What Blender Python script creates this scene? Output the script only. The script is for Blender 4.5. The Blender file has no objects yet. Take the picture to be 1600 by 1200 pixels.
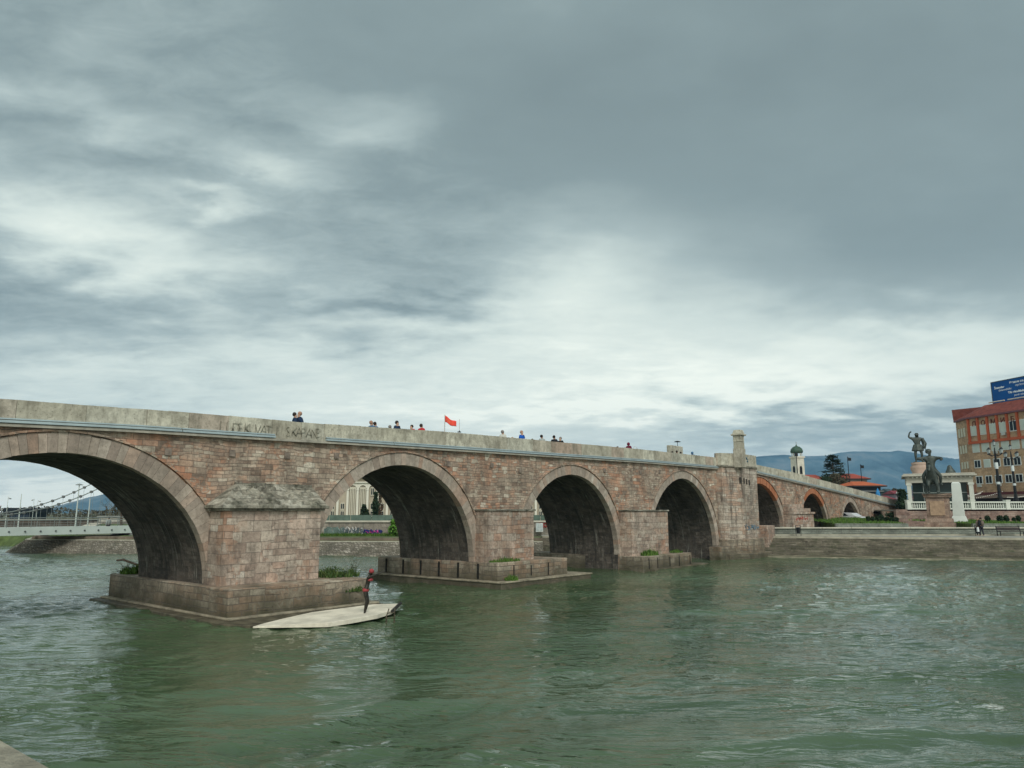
import bpy, bmesh, math, random
import numpy as np
from mathutils import Vector, Matrix
R = math.radians
random.seed(7)
C = bpy.context.scene.collection
scene = bpy.context.scene
# ---------------------------------------------------------------- camera
HC = 4.15; F = 1156.0; PITCH = math.atan(201.0 / F)
cam = bpy.data.objects.new('camera', bpy.data.cameras.new('camera')); C.objects.link(cam)
cam.location = (0, 0, HC); cam.rotation_euler = (math.pi / 2 + PITCH, 0, 0)
cam.data.sensor_width = 36; cam.data.lens = 36 * F / 1600.0
cam.data.clip_start = .1; cam.data.clip_end = 20000
scene.camera = cam
def ray(x, y):
    a = (x - 800) / F; b = (600 - y) / F
    return Vector((a, math.cos(PITCH) - b * math.sin(PITCH), math.sin(PITCH) + b * math.cos(PITCH)))
def at(x, y, Y):
    r = ray(x, y); return Vector((0, 0, HC)) + r * (Y / r.y)
def onz(x, y, z):
    r = ray(x, y); return Vector((0, 0, HC)) + r * ((z - HC) / r.z)
# ---------------------------------------------------------------- colour / view
scene.view_settings.view_transform = 'Standard'; scene.view_settings.look = 'None'
scene.view_settings.exposure = 0.18; scene.view_settings.gamma = 1.0
# ---------------------------------------------------------------- node helper
class NT:
    def __init__(s, tree): s.t = tree; s.n = tree.nodes; s.l = tree.links
    def node(s, typ, **kw):
        n = s.n.new(typ)
        for k, v in kw.items(): setattr(n, k, v)
        return n
    def put(s, sock, v):
        if hasattr(v, 'links'): s.l.new(v, sock)
        elif v is not None: sock.default_value = v
    def math(s, op, a, b=None, c=None, clamp=False):
        n = s.node('ShaderNodeMath', operation=op); n.use_clamp = clamp
        s.put(n.inputs[0], a)
        if b is not None: s.put(n.inputs[1], b)
        if c is not None: s.put(n.inputs[2], c)
        return n.outputs[0]
    def ramp(s, fac, stops, interp='LINEAR'):
        n = s.node('ShaderNodeValToRGB'); n.color_ramp.interpolation = interp
        e = n.color_ramp.elements
        while len(e) < len(stops): e.new(.5)
        for i, (p, c) in enumerate(stops):
            e[i].position = p
            e[i].color = (c, c, c, 1) if isinstance(c, (int, float)) else (*c, 1)
        s.put(n.inputs[0], fac); return n.outputs[0]
    def mix(s, fac, a, b, mode='MIX'):
        n = s.node('ShaderNodeMix', data_type='RGBA', blend_type=mode)
        s.put(n.inputs[0], fac)
        for i, v in ((6, a), (7, b)):
            if isinstance(v, tuple) and len(v) == 3: v = (*v, 1)
            s.put(n.inputs[i], v)
        return n.outputs[2]
    def noise(s, vec, scale, detail=4, rough=.55, dist=0.0):
        n = s.node('ShaderNodeTexNoise'); s.put(n.inputs['Vector'], vec)
        n.inputs['Scale'].default_value = scale; n.inputs['Detail'].default_value = detail
        n.inputs['Roughness'].default_value = rough; n.inputs['Distortion'].default_value = dist
        return n.outputs[0]
    def mapping(s, vec, scale=(1, 1, 1), loc=(0, 0, 0), rot=(0, 0, 0)):
        n = s.node('ShaderNodeMapping'); s.put(n.inputs[0], vec)
        n.inputs['Scale'].default_value = scale; n.inputs['Location'].default_value = loc
        n.inputs['Rotation'].default_value = rot; return n.outputs[0]
# ---------------------------------------------------------------- sky
SUN_EL, SUN_AZ = R(42), R(165)          # azimuth clockwise from +Y
w = bpy.data.worlds.new('World'); scene.world = w; w.use_nodes = True
T = NT(w.node_tree); T.n.clear()
tc = T.node('ShaderNodeTexCoord').outputs['Generated']
sep = T.node('ShaderNodeSeparateXYZ'); T.l.new(tc, sep.inputs[0])
X, Yv, Z = sep.outputs
zc = T.math('ADD', T.math('MAXIMUM', Z, 0.0), .16)
cv = T.node('ShaderNodeCombineXYZ'); T.put(cv.inputs[0], T.math('DIVIDE', X, zc)); T.put(cv.inputs[1], T.math('DIVIDE', Yv, zc))
cm = T.mapping(cv.outputs[0], (1.0, 1.25, 1), (3.1, .7, 0), (0, 0, R(-14)))
n1 = T.noise(cm, 1.15, 10, .54, .2)
n2 = T.noise(cm, 3.4, 6, .52, .15)
n3 = T.noise(T.mapping(cv.outputs[0], (1, 1.6, 1), (9, 4, 0), (0, 0, R(-10))), 6.5, 8, .66, .4)
az0 = T.math('ARCTAN2', X, Yv); el0 = T.math('ARCSINE', Z)
az = T.math('ADD', az0, T.math('MULTIPLY', T.math('SUBTRACT', n1, .5), .40))
el = T.math('ADD', el0, T.math('MULTIPLY', T.math('SUBTRACT', n2, .5), .15))
blobs = [  # x, y, half-width, half-height, amount: broad bright and dark cloud masses
 (905, 440, 220, 105, .42), (60, 350, 150, 95, .40), (110, 165, 260, 36, .20), (560, 190, 110, 42, .24),
 (440, 262, 95, 32, .28), (350, 315, 110, 24, .32), (300, 400, 220, 60, .28), (800, 585, 520, 95, .42),
 (1400, 570, 420, 80, .44), (650, 700, 800, 90, .42), (1230, 668, 300, 28, -.22), (620, 485, 120, 26, -.22), (560, 380, 150, 50, -.04),
 (200, 500, 300, 26, -.05), (150, 605, 320, 60, .16), (1300, 100, 600, 200, -.06), (900, 160, 400, 110, -.04), (1150, 480, 90, 40, .10),(40,800,400,70,.75),(1350,735,400,30,.30)]
val = T.math('MULTIPLY_ADD', T.math('SUBTRACT', n1, .5), .50, .30)
val = T.math('MULTIPLY_ADD', T.math('SUBTRACT', n2, .5), .26, val)
# flatter cloud deck high up and to the right
flat = T.math('MULTIPLY', T.math('SUBTRACT', n1, .5), .40)
hi = T.math('MULTIPLY_ADD', T.math('ADD', el0, T.math('MULTIPLY', az0, .65)), 3.6, -.95, clamp=True)
val = T.math('SUBTRACT', val, T.math('MULTIPLY', flat, hi))
val = T.math('SUBTRACT', val, T.math('MULTIPLY', hi, .03))
# brightness added to unseen sky behind the camera, to light the bridge facade
val = T.math('MULTIPLY_ADD', T.math('MULTIPLY_ADD', Yv, -1.6, .15, clamp=True), .62, val)
for (bx, by, bw, bh, amt) in blobs:
    r0 = ray(bx, by); a0 = math.atan2(r0.x, r0.y); e0 = math.asin(r0.z / r0.length)
    r1 = ray(bx, by - bh); e1 = math.asin(r1.z / r1.length); sa = bw / F
    u = T.math('MULTIPLY', T.math('SUBTRACT', az, a0), 1 / sa); v = T.math('MULTIPLY', T.math('SUBTRACT', el, e0), 1 / abs(e1 - e0))
    d = T.math('ADD', T.math('MULTIPLY', u, u), T.math('MULTIPLY', v, v))
    val = T.math('MULTIPLY_ADD', T.math('EXPONENT', T.math('MULTIPLY', d, -1)), amt, val)
val = T.math('ADD', val, T.math('MULTIPLY', T.math('MULTIPLY', T.math('SUBTRACT', n3, .5), .34), T.math('SUBTRACT', 1.0, T.math('MULTIPLY', hi, .93))))
cloud = T.ramp(val, [(.05, (.180, .232, .236)), (.28, (.245, .312, .315)), (.48, (.395, .478, .468)), (.70, (.64, .725, .675)), (.88, (.80, .87, .79)), (1.0, (.96, 1.01, .90))])
nish = T.node('ShaderNodeTexSky', sky_type='NISHITA'); nish.sun_disc = False
nish.sun_elevation = SUN_EL; nish.sun_rotation = SUN_AZ
skyc = T.mix(1.0, nish.outputs[0], (.09, .09, .09), 'MULTIPLY')
colr = T.mix(.97, skyc, cloud)
bg = T.node('ShaderNodeBackground'); T.put(bg.inputs[0], colr); bg.inputs[1].default_value = 1.0
wo = T.node('ShaderNodeOutputWorld'); T.l.new(bg.outputs[0], wo.inputs[0])
w.cycles.sampling_method = 'MANUAL'; w.cycles.sample_map_resolution = 512
sl = bpy.data.lights.new('sun', 'SUN'); sl.energy = 1.5; sl.angle = R(16); sl.color = (1, .96, .9)
so = bpy.data.objects.new('sun', sl); C.objects.link(so)
sd = Vector((math.sin(SUN_AZ) * math.cos(SUN_EL), math.cos(SUN_AZ) * math.cos(SUN_EL), math.sin(SUN_EL)))
so.rotation_euler = sd.to_track_quat('Z', 'Y').to_euler(); so.location = (0, -20, 60)
# ---------------------------------------------------------------- materials
MC = {}
def newmat(name):
    m = bpy.data.materials.new(name); m.use_nodes = True; t = NT(m.node_tree)
    b = t.n['Principled BSDF']; b.inputs['Specular IOR Level'].default_value = .25
    return m, t, b
def plain(name, col, rough=.7, metal=0, var=.18, scale=3.0, bump=.0, emit=None):
    if name in MC: return MC[name]
    m, t, b = newmat(name)
    oc = t.node('ShaderNodeTexCoord').outputs['Object']
    n = t.noise(oc, scale, 5, .6)
    lo = tuple(c * (1 - var) for c in col); hi = tuple(min(1, c * (1 + var)) for c in col)
    t.put(b.inputs['Base Color'], t.ramp(n, [(.3, lo), (.7, hi)]))
    b.inputs['Roughness'].default_value = rough; b.inputs['Metallic'].default_value = metal
    if bump:
        bp = t.node('ShaderNodeBump'); bp.inputs['Strength'].default_value = bump; bp.inputs['Distance'].default_value = .05
        t.put(bp.inputs['Height'], t.noise(oc, scale * 4, 5, .6)); t.l.new(bp.outputs[0], b.inputs['Normal'])
    MC[name] = m; return m
def masonry(name, bw, bh, pal, reds=None, runs=None, mortar=(.13, .115, .1), jit=.06, streak=.5, msize=.010, bump=.8, grime=(.13, .12, .105), grime_amt=.3, bscale=1.0, wet=None):
    """coursed stone: object space, (x+y, z)"""
    if name in MC: return MC[name]
    m, t, b = newmat(name)
    oc = t.node('ShaderNodeTexCoord').outputs['Object']
    s = t.node('ShaderNodeSeparateXYZ'); t.l.new(oc, s.inputs[0])
    ln = t.noise(oc, .35, 3, .5); fn = t.noise(oc, 2.6, 3, .5)
    u = t.math('ADD', s.outputs[0], s.outputs[1])
    uu = t.math('MULTIPLY_ADD', fn, jit * 1.6, u)
    zz = t.math('ADD', s.outputs[2], t.math('MULTIPLY_ADD', fn, jit, t.math('MULTIPLY', ln, jit * 7)))
    cb = t.node('ShaderNodeCombineXYZ'); t.put(cb.inputs[0], uu); t.put(cb.inputs[1], zz)
    def brick(w_, h_, off):
        k = t.node('ShaderNodeTexBrick'); t.put(k.inputs['Vector'], cb.outputs[0])
        k.inputs['Color1'].default_value = (0, 0, 0, 1); k.inputs['Color2'].default_value = (1, 1, 1, 1); k.inputs['Mortar'].default_value = (.5, .5, .5, 1)
        k.inputs['Scale'].default_value = 1; k.inputs['Mortar Size'].default_value = msize; k.inputs['Mortar Smooth'].default_value = .35
        k.inputs['Brick Width'].default_value = w_; k.inputs['Row Height'].default_value = h_; k.offset = off; k.offset_frequency = 2; k.squash = .8; k.squash_frequency = 3
        return k
    k1 = brick(bw, bh, .43); k2 = brick(bw * .72, bh * .62, .57)
    zone = t.ramp(t.noise(oc, .55, 3, .6), [(.49, 0), (.53, 1)])
    col = t.mix(zone, k1.outputs[0], k2.outputs[0]); fac = t.mix(zone, k1.outputs[1], k2.outputs[1])
    base = t.ramp(col, pal)
    v2 = t.noise(oc, 7.5 * bscale, 8, .78); base = t.mix(t.ramp(v2, [(.36, .55), (.54, 0)]), base, (.12, .095, .078), 'MIX'); base = t.mix(t.ramp(v2, [(.54, 0), (.72, .32)]), base, (.62, .57, .48), 'MIX')
    if reds:
        rz = t.ramp(t.noise(oc, .30, 4, .6, .4), [(.44, 0), (.58, 1)])
        rsel = t.ramp(t.math('FRACT', t.math('MULTIPLY', t.mix(zone, k1.outputs[0], k2.outputs[0]), 7.3)), [(.48, 0), (.52, 1)])
        base = t.mix(t.math('MULTIPLY', t.math('MULTIPLY', rz, rsel), .55), base, reds)
    st = t.mapping(oc, (1.6, 1.6, .16)); sn = t.noise(st, 1.5, 6, .68)
    base = t.mix(t.math('MULTIPLY', t.ramp(sn, [(.50, 0), (.72, 1)]), streak), base, grime)
    gn = t.noise(oc, .9, 6, .7); base = t.mix(t.math('MULTIPLY', t.ramp(gn, [(.48, 0), (.68, 1)]), grime_amt), base, grime)
    tone = t.noise(oc, .75, 5, .7, .5); base = t.mix(1.0, base, t.ramp(tone, [(.34, .62), (.5, 1.0), (.68, 1.28)]), 'MULTIPLY')
    if runs:     # lime and soot runs following the curve of the vault
        r1 = t.noise(t.mapping(oc, (.25, 3.2, .25)), 1.3, 5, .7, .3); base = t.mix(t.math('MULTIPLY', t.ramp(r1, [(.58, 0), (.66, 1)]), t.ramp(gn, [(.4, .1), (.6, .75)])), base, runs)
        r2 = t.noise(t.mapping(oc, (.2, 2.4, .2), (3, 7, 1)), 1.3, 5, .7, .3); base = t.mix(t.ramp(r2, [(.52, 0), (.64, .8)]), base, (.035, .035, .032))
    if wet:      # water-stained, algae-covered foot
        wz = t.math('MULTIPLY_ADD', s.outputs[2], -1.0 / wet[1], (wet[0] + wet[1]) / wet[1], clamp=True)
        wz = t.math('MULTIPLY', wz, t.math('MULTIPLY_ADD', gn, 1.4, .15), clamp=True)
        base = t.mix(wz, base, wet[2])
    base = t.mix(t.math('MULTIPLY', fac, .68), base, mortar)
    t.put(b.inputs['Base Color'], base); b.inputs['Roughness'].default_value = .9
    hgt = t.math('ADD', t.math('MULTIPLY', fac, -1.0), t.math('ADD', t.math('MULTIPLY', v2, .55), t.math('MULTIPLY', col, .35)))
    bp = t.node('ShaderNodeBump'); bp.inputs['Strength'].default_value = bump; bp.inputs['Distance'].default_value = .06
    t.put(bp.inputs['Height'], hgt); t.l.new(bp.outputs[0], b.inputs['Normal'])
    MC[name] = m; return m
M_soft = None
def attrmat(name, stops, rough=.85, streak=.0, blotch=0, dark=(.1, .1, .09), bump=.4, nscale=4.0, trans=False):
    """colour from a per-face random attribute 'rnd'"""
    if name in MC: return MC[name]
    m, t, b = newmat(name)
    oc = t.node('ShaderNodeTexCoord').outputs['Object']
    a = t.node('ShaderNodeAttribute', attribute_name='rnd')
    base = t.ramp(a.outputs['Fac'], stops)
    n = t.noise(oc, nscale, 6, .7)
    base = t.mix(t.ramp(n, [(.35, .45), (.65, 0)]), base, dark)
    if streak:
        st = t.mapping(oc, (2.6, 2.6, .5)); base = t.mix(t.math('MULTIPLY', t.ramp(t.noise(st, 1.8, 6, .7), [(.48, 0), (.66, 1)]), streak), base, dark)
    if blotch:
        b1 = t.noise(oc, .7, 6, .72); base = t.mix(t.math('MULTIPLY', t.ramp(b1, [(.46, 0), (.62, 1)]), blotch), base, dark)
        b2 = t.noise(oc, 11, 4, .8); base = t.mix(t.math('MULTIPLY', t.ramp(b2, [(.56, 0), (.64, 1)]), blotch), base, tuple(c * .5 for c in dark))
    t.put(b.inputs['Base Color'], base); b.inputs['Roughness'].default_value = rough
    if bump:
        bp = t.node('ShaderNodeBump'); bp.inputs['Strength'].default_value = bump; bp.inputs['Distance'].default_value = .04
        t.put(bp.inputs['Height'], n); t.l.new(bp.outputs[0], b.inputs['Normal'])
    MC[name] = m; return m
# ---------------------------------------------------------------- mesh builder
class MB:
    def __init__(s): s.v = []; s.f = []; s.r = []; s.p = []
    def add(s, vs, fs, r=None):
        o = len(s.v); s.p.append((o, len(s.f))); s.v += [tuple(v) for v in vs]; rr = random.random() if r is None else r
        for f in fs: s.f.append([i + o for i in f]); s.r.append(rr)
        return s
    def box(s, c, d, rz=0, r=None, taper=1.0, M=None):
        x, y, z = d[0] / 2, d[1] / 2, d[2] / 2
        vs = [Vector((a * x * (taper if k > 0 else 1), b_ * y * (taper if k > 0 else 1), k * z)) for k in (-1, 1) for b_ in (-1, 1) for a in (-1, 1)]
        rot = Matrix.Rotation(rz, 3, 'Z')
        vs = [rot @ v + Vector(c) for v in vs]
        if M: vs = [M @ v for v in vs]
        return s.add(vs, [(0, 2, 3, 1), (4, 5, 7, 6), (0, 1, 5, 4), (2, 6, 7, 3), (0, 4, 6, 2), (1, 3, 7, 5)], r)
    def prism(s, poly, z0, z1, r=None, inset=0):
        n = len(poly); cx = sum(p[0] for p in poly) / n; cy = sum(p[1] for p in poly) / n
        zz = (lambda z, i: z[i]) if hasattr(z0, '__len__') else (lambda z, i: z)
        z1f = (lambda i: z1[i]) if hasattr(z1, '__len__') else (lambda i: z1)
        z0f = (lambda i: z0[i]) if hasattr(z0, '__len__') else (lambda i: z0)
        vs = [(p[0], p[1], z0f(i)) for i, p in enumerate(poly)] + [(p[0] + (cx - p[0]) * inset, p[1] + (cy - p[1]) * inset, z1f(i)) for i, p in enumerate(poly)]
        a = sum(poly[i][0] * poly[(i + 1) % n][1] - poly[(i + 1) % n][0] * poly[i][1] for i in range(n))
        fs = [list(range(n))[::-1], [n + i for i in range(n)]] + [(i, (i + 1) % n, n + (i + 1) % n, n + i) for i in range(n)]
        if a < 0: fs = [list(f)[::-1] for f in fs]
        return s.add(vs, fs, r)
    def hexa(s, vs, r=None):   # 4 bottom, 4 top corners in order
        return s.add(vs, [(3, 2, 1, 0), (4, 5, 6, 7), (0, 1, 5, 4), (1, 2, 6, 5), (2, 3, 7, 6), (3, 0, 4, 7)], r)
    def tube(s, pts, rad, seg=8, cap=True, r=None):
        pts = [Vector(p) for p in pts]; n = len(pts)
        if not hasattr(rad, '__len__'): rad = [rad] * n
        vs = []; 
        for i, p in enumerate(pts):
            d = (pts[min(i + 1, n - 1)] - pts[max(i - 1, 0)]).normalized()
            a = d.cross(Vector((0, 0, 1))) if abs(d.z) < .95 else d.cross(Vector((0, 1, 0)))
            a.normalize(); b_ = d.cross(a)
            for k in range(seg):
                t = 2 * math.pi * k / seg; vs.append(p + (a * math.cos(t) + b_ * math.sin(t)) * rad[i])
        fs = [(i * seg + k, i * seg + (k + 1) % seg, (i + 1) * seg + (k + 1) % seg, (i + 1) * seg + k) for i in range(n - 1) for k in range(seg)]
        if cap: fs += [tuple(range(seg))[::-1], tuple((n - 1) * seg + k for k in range(seg))]
        return s.add(vs, fs, r)
    def lathe(s, prof, c=(0, 0, 0), seg=12, r=None):
        vs = [(c[0] + q[0] * math.cos(2 * math.pi * k / seg), c[1] + q[0] * math.sin(2 * math.pi * k / seg), c[2] + q[1]) for q in prof for k in range(seg)]
        n = len(prof)
        fs = [(i * seg + k, i * seg + (k + 1) % seg, (i + 1) * seg + (k + 1) % seg, (i + 1) * seg + k) for i in range(n - 1) for k in range(seg)]
        fs += [tuple(range(seg))[::-1], tuple((n - 1) * seg + k for k in range(seg))]
        return s.add(vs, fs, r)
    def ball(s, c, rad, seg=10, r=None):
        if not hasattr(rad, '__len__'): rad = (rad,) * 3
        vs = []; rings = seg // 2 + 1
        for i in range(rings + 1):
            ph = math.pi * i / rings
            for k in range(seg):
                t = 2 * math.pi * k / seg
                vs.append((c[0] + rad[0] * math.sin(ph) * math.cos(t), c[1] + rad[1] * math.sin(ph) * math.sin(t), c[2] - rad[2] * math.cos(ph)))
        fs = [(i * seg + k, i * seg + (k + 1) % seg, (i + 1) * seg + (k + 1) % seg, (i + 1) * seg + k) for i in range(rings) for k in range(seg)]
        return s.add(vs, fs, r)
    def leaves(s, pts, size, rng, flat=.0):
        """small two-triangle leaf clumps at each point"""
        for p in pts:
            q = Vector(p); sz = size * rng.uniform(.6, 1.5)
            a = Vector((rng.gauss(0, 1), rng.gauss(0, 1), rng.gauss(0, 1) * (1 - flat))).normalized(); b_ = a.orthogonal().normalized()
            b_ = (Matrix.Rotation(rng.uniform(0, 6.28), 3, a) @ b_)
            if flat: b_.z *= (1 - flat)
            s.add([q - a * sz, q + b_ * sz * .55, q + a * sz, q - b_ * sz * .55], [(0, 1, 2, 3)], rng.random())
        return s
    def each(s, name, mat, parent=None, **k):
        """one object for each added piece"""
        e = s.p[1:] + [(len(s.v), len(s.f))]
        for (v0, f0), (v1, f1) in zip(s.p, e):
            m = MB(); m.v = s.v[v0:v1]; m.f = [[i - v0 for i in f] for f in s.f[f0:f1]]; m.r = s.r[f0:f1]; m.build(name, mat, parent, **k)
    def build(s, name, mat, parent=None, smooth=False, world=True, bevel=0):
        me = bpy.data.meshes.new(name); o = bpy.data.objects.new(name, me); C.objects.link(o)
        vs = s.v
        if parent is not None:
            o.parent = parent
            if parent.name in LM: LM[o.name] = LM[parent.name]
            if world and parent.name in LM:
                Mi = LM[parent.name].inverted(); vs = [tuple(Mi @ Vector(v)) for v in vs]
        elif vs:
            xs = [v[0] for v in vs]; ys = [v[1] for v in vs]; zs = [v[2] for v in vs]
            c = ((min(xs) + max(xs)) / 2, (min(ys) + max(ys)) / 2, min(zs))
            o.location = c; vs = [(v[0] - c[0], v[1] - c[1], v[2] - c[2]) for v in vs]
        me.from_pydata(vs, [], s.f); me.update()
        at_ = me.attributes.new('rnd', 'FLOAT', 'FACE'); at_.data.foreach_set('value', s.r)
        if smooth: me.polygons.foreach_set('use_smooth', [True] * len(me.polygons))
        if mat: me.materials.append(mat)
        if bevel:
            bm = bmesh.new(); bm.from_mesh(me); bmesh.ops.remove_doubles(bm, verts=bm.verts, dist=1e-5)
            bmesh.ops.bevel(bm, geom=[e for e in bm.edges if e.calc_face_angle(0) > .6], offset=bevel, segments=1, affect='EDGES'); bm.to_mesh(me); bm.free()
        return o
LM = {}
def thing(name, label, cat, loc=(0, 0, 0), rz=0, group=None):
    o = bpy.data.objects.new(name, None); C.objects.link(o); o.location = loc; o.rotation_euler = (0, 0, rz)
    o['label'] = label; o['category'] = cat
    if group: o['group'] = group
    LM[o.name] = Matrix.Translation(Vector(loc)) @ Matrix.Rotation(rz, 4, 'Z'); o.empty_display_size = .3
    return o
def tag(o, label, cat, group=None, kind=None):
    o['label'] = label; o['category'] = cat
    if group: o['group'] = group
    if kind: o['kind'] = kind
    return o
def structure(o, label=None):
    o['kind'] = 'structure'
    if label: o['label'] = label
    return o
def copytree(src, loc, rz=None, label=None):
    r_ = src.copy(); C.objects.link(r_); r_.location = loc
    if rz is not None: r_.rotation_euler = (0, 0, rz)
    LM[r_.name] = Matrix.Translation(Vector(loc)) @ Matrix.Rotation(r_.rotation_euler.z, 4, 'Z')
    if label: r_['label'] = label
    for ch in list(src.children):
        c = ch.copy(); C.objects.link(c); c.parent = r_
        for g in list(ch.children):
            d = g.copy(); C.objects.link(d); d.parent = c
    return r_
def skin(name, pts, edges, mat, parent, sub=2, local=True, loc=None):
    """pts: list of (x,y,z,r[,ry]); grown with a skin modifier, then baked to a mesh"""
    me = bpy.data.meshes.new('tmp'); me.from_pydata([p[:3] for p in pts], edges, [])
    o = bpy.data.objects.new('tmp', me); C.objects.link(o)
    o.modifiers.new('s', 'SKIN'); sv = me.skin_vertices[0].data
    for i, p in enumerate(pts): sv[i].radius = (p[3], p[4] if len(p) > 4 else p[3])
    sv[0].use_root = True
    m2 = o.modifiers.new('d', 'SUBSURF'); m2.levels = sub; m2.render_levels = sub
    bpy.context.view_layer.update()
    dg = bpy.context.evaluated_depsgraph_get()
    nm = bpy.data.meshes.new_from_object(o.evaluated_get(dg)); nm.name = name
    bpy.data.objects.remove(o)
    nm.materials.clear(); nm.materials.append(mat)
    nm.polygons.foreach_set('use_smooth', [True] * len(nm.polygons))
    q = bpy.data.objects.new(name, nm); C.objects.link(q)
    if parent is not None: q.parent = parent
    return q
def text(name, body, size, M, mat, parent, ext=.01, bold=0.0, italic=0.0, cx=1.0):
    cu = bpy.data.curves.new('tmp', 'FONT'); cu.body = body; cu.size = size; cu.extrude = ext; cu.offset = bold; cu.shear = italic; cu.resolution_u = 3
    o = bpy.data.objects.new('tmp', cu); C.objects.link(o); bpy.context.view_layer.update()
    nm = bpy.data.meshes.new_from_object(o.evaluated_get(bpy.context.evaluated_depsgraph_get())); bpy.data.objects.remove(o)
    Mi = LM[parent.name].inverted() @ M if parent is not None and parent.name in LM else M
    nm.transform(Mi @ Matrix.Diagonal((cx, 1, 1, 1))); nm.materials.clear(); nm.materials.append(mat); nm.name = name
    q = bpy.data.objects.new(name, nm); C.objects.link(q)
    if parent is not None: q.parent = parent
    return q
def interp(x, xs, ys): return float(np.interp(x, xs, ys))

# ================================================================ BRIDGE
TH = R(40); P0 = Vector((-2.4, 43.6, 0)); BRZ = math.pi / 2 - TH      # local x along bridge, local y inward
BM = Matrix.Translation(P0) @ Matrix.Rotation(BRZ, 4, 'Z'); BMi = BM.inverted()
def fac(x, y, ly=0.0):
    """pixel -> (s, z) on the vertical plane local-y = ly"""
    o = BMi @ Vector((0, 0, HC)); d = BMi.to_3x3() @ ray(x, y); t = (ly - o.y) / d.y; p = o + d * t; return p.x, p.z
WB = 6.3
PAL = [(0, (.23, .165, .125)), (.18, (.35, .265, .205)), (.40, (.44, .365, .285)), (.58, (.38, .28, .215)), (.74, (.53, .46, .365)), (.87, (.44, .285, .20)), (1, (.66, .60, .49))]
M_wall = masonry('coursed_bridge_stone', .62, .25, PAL, reds=(.50, .20, .10), streak=.55, grime=(.105, .088, .07), grime_amt=.5)
M_pier = masonry('pier_block_stone', .86, .44, [(0, (.34, .255, .205)), (.3, (.45, .36, .295)), (.6, (.53, .45, .37)), (.8, (.48, .33, .255)), (1, (.60, .54, .46))], reds=(.38, .19, .11), streak=.6, grime=(.10, .085, .07), grime_amt=.3, jit=.03)
M_plinth = masonry('plinth_block_stone', .95, .42, [(0, (.25, .205, .155)), (.5, (.34, .285, .22)), (1, (.43, .38, .30))], reds=(.33, .20, .13), streak=.7, grime=(.09, .085, .06), grime_amt=.55, jit=.03, msize=.016, wet=(.25, .95, (.075, .07, .045)))
M_ring = attrmat('arch_ring_stone', [(0, (.36, .29, .24)), (.35, (.45, .38, .315)), (.6, (.52, .45, .375)), (.82, (.47, .32, .24)), (1, (.60, .54, .46))], streak=.35, blotch=.4, dark=(.16, .135, .11))
M_brick = attrmat('orange_brick_ring', [(0, (.33, .12, .06)), (.5, (.42, .17, .085)), (1, (.5, .22, .12))], dark=(.2, .09, .055))
M_para = attrmat('pale_parapet_stone', [(0, (.50, .47, .38)), (.4, (.60, .57, .46)), (.7, (.70, .67, .55)), (.88, (.58, .57, .48)), (.93, (.52, .39, .31)), (1, (.64, .62, .51))], streak=.55, blotch=.6, dark=(.17, .155, .12), nscale=3.5, bump=.6)
M_soffit = masonry('shaded_vault_stone', .55, .26, runs=(.36, .35, .30), pal= [(0, (.055, .048, .041)), (.5, (.095, .082, .07)), (1, (.15, .127, .107))], streak=.5, grime=(.04, .041, .038), grime_amt=.6, jit=.05)  # vault palette darkened to paint in deeper shade under the arches
M_metal = plain('grey_metal_conduit', (.42, .50, .52), .4, .3, .12, 1.5)
M_cap = masonry('mossy_cap_stone', .6, .45, [(0, (.24, .225, .18)), (.5, (.34, .32, .26)), (1, (.46, .44, .37))], streak=.7, grime=(.035, .04, .026), grime_amt=1.0, jit=.05, bscale=.7, bump=1)
# deck / parapet profile
TOP = [(-60, 6.2), (-40, 7.3)] + [fac(x, y) for x, y in [(0, 623), (180, 637), (300, 645), (487, 661.5), (700, 675), (787, 683), (880, 691.5), (1000, 702), (1110, 714), (1177.5, 725.6), (1234, 737), (1290, 752), (1346, 767), (1402, 782), (1416, 789)]]
LED = [(-60, 5.3), (-40, 6.4)] + [fac(x, y) for x, y in [(0, 662), (200, 671.5), (400, 684), (507, 690), (700, 702), (1000, 721.5), (1112, 731), (1176.6, 738), (1271, 760), (1327.5, 773.5), (1406, 793)]]
SMAX = TOP[-1][0]
def top(s): return interp(s, [p[0] for p in TOP], [p[1] for p in TOP])
def led(s): return interp(s, [p[0] for p in LED], [p[1] for p in LED])
def arc(px, left_from=None, base=1.3, n=26, mirror=False, grow=1.0):
    """traced intrados points -> smooth arch in (s,z)"""
    return [fac(x, y) for x, y in px]
def arch(s0, s1, zs, crown, pointed=0.0, n=30):
    """arch from springers s0,s1 at zs rising to crown"""
    c = (s0 + s1) / 2; a = (s1 - s0) / 2; out = []
    for i in range(n + 1):
        t = math.pi * i / n; x = -math.cos(t); e = math.sin(t)
        e = e * (1 - pointed) + pointed * (1 - abs(x) ** 1.5)
        out.append((c + a * x, zs + (crown - zs) * e))
    return out
def span(pxl, pxr, ybase, pxc, yc): # right springer by pixel, crown by pixel
    sr, zr = fac(pxr, ybase); sc_, zc_ = fac(pxc, yc); sl_ = fac(pxl, ybase)[0] if pxl else 2 * sc_ - sr
    return sl_, sr, zr, zc_
ARCHES = []
sr, zr = fac(323, 906); A1c = (fac(108, 707)); ARCHES.append(dict(p=arch(2 * A1c[0] - sr - .2, sr, 1.25, A1c[1]), t=.72, brick=False, z0=1.25))
a2r = fac(739.5, 877); ARCHES.append(dict(p=arch(-10.75, a2r[0], 1.35, fac(630, 726)[1]), t=.62, brick=False, z0=1.35))
a3r = fac(966, 862); c3 = fac(892, 741); ARCHES.append(dict(p=arch(2 * c3[0] - a3r[0] + .25, a3r[0], 1.1, c3[1]), t=.62, brick=False, z0=1.1))
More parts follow.
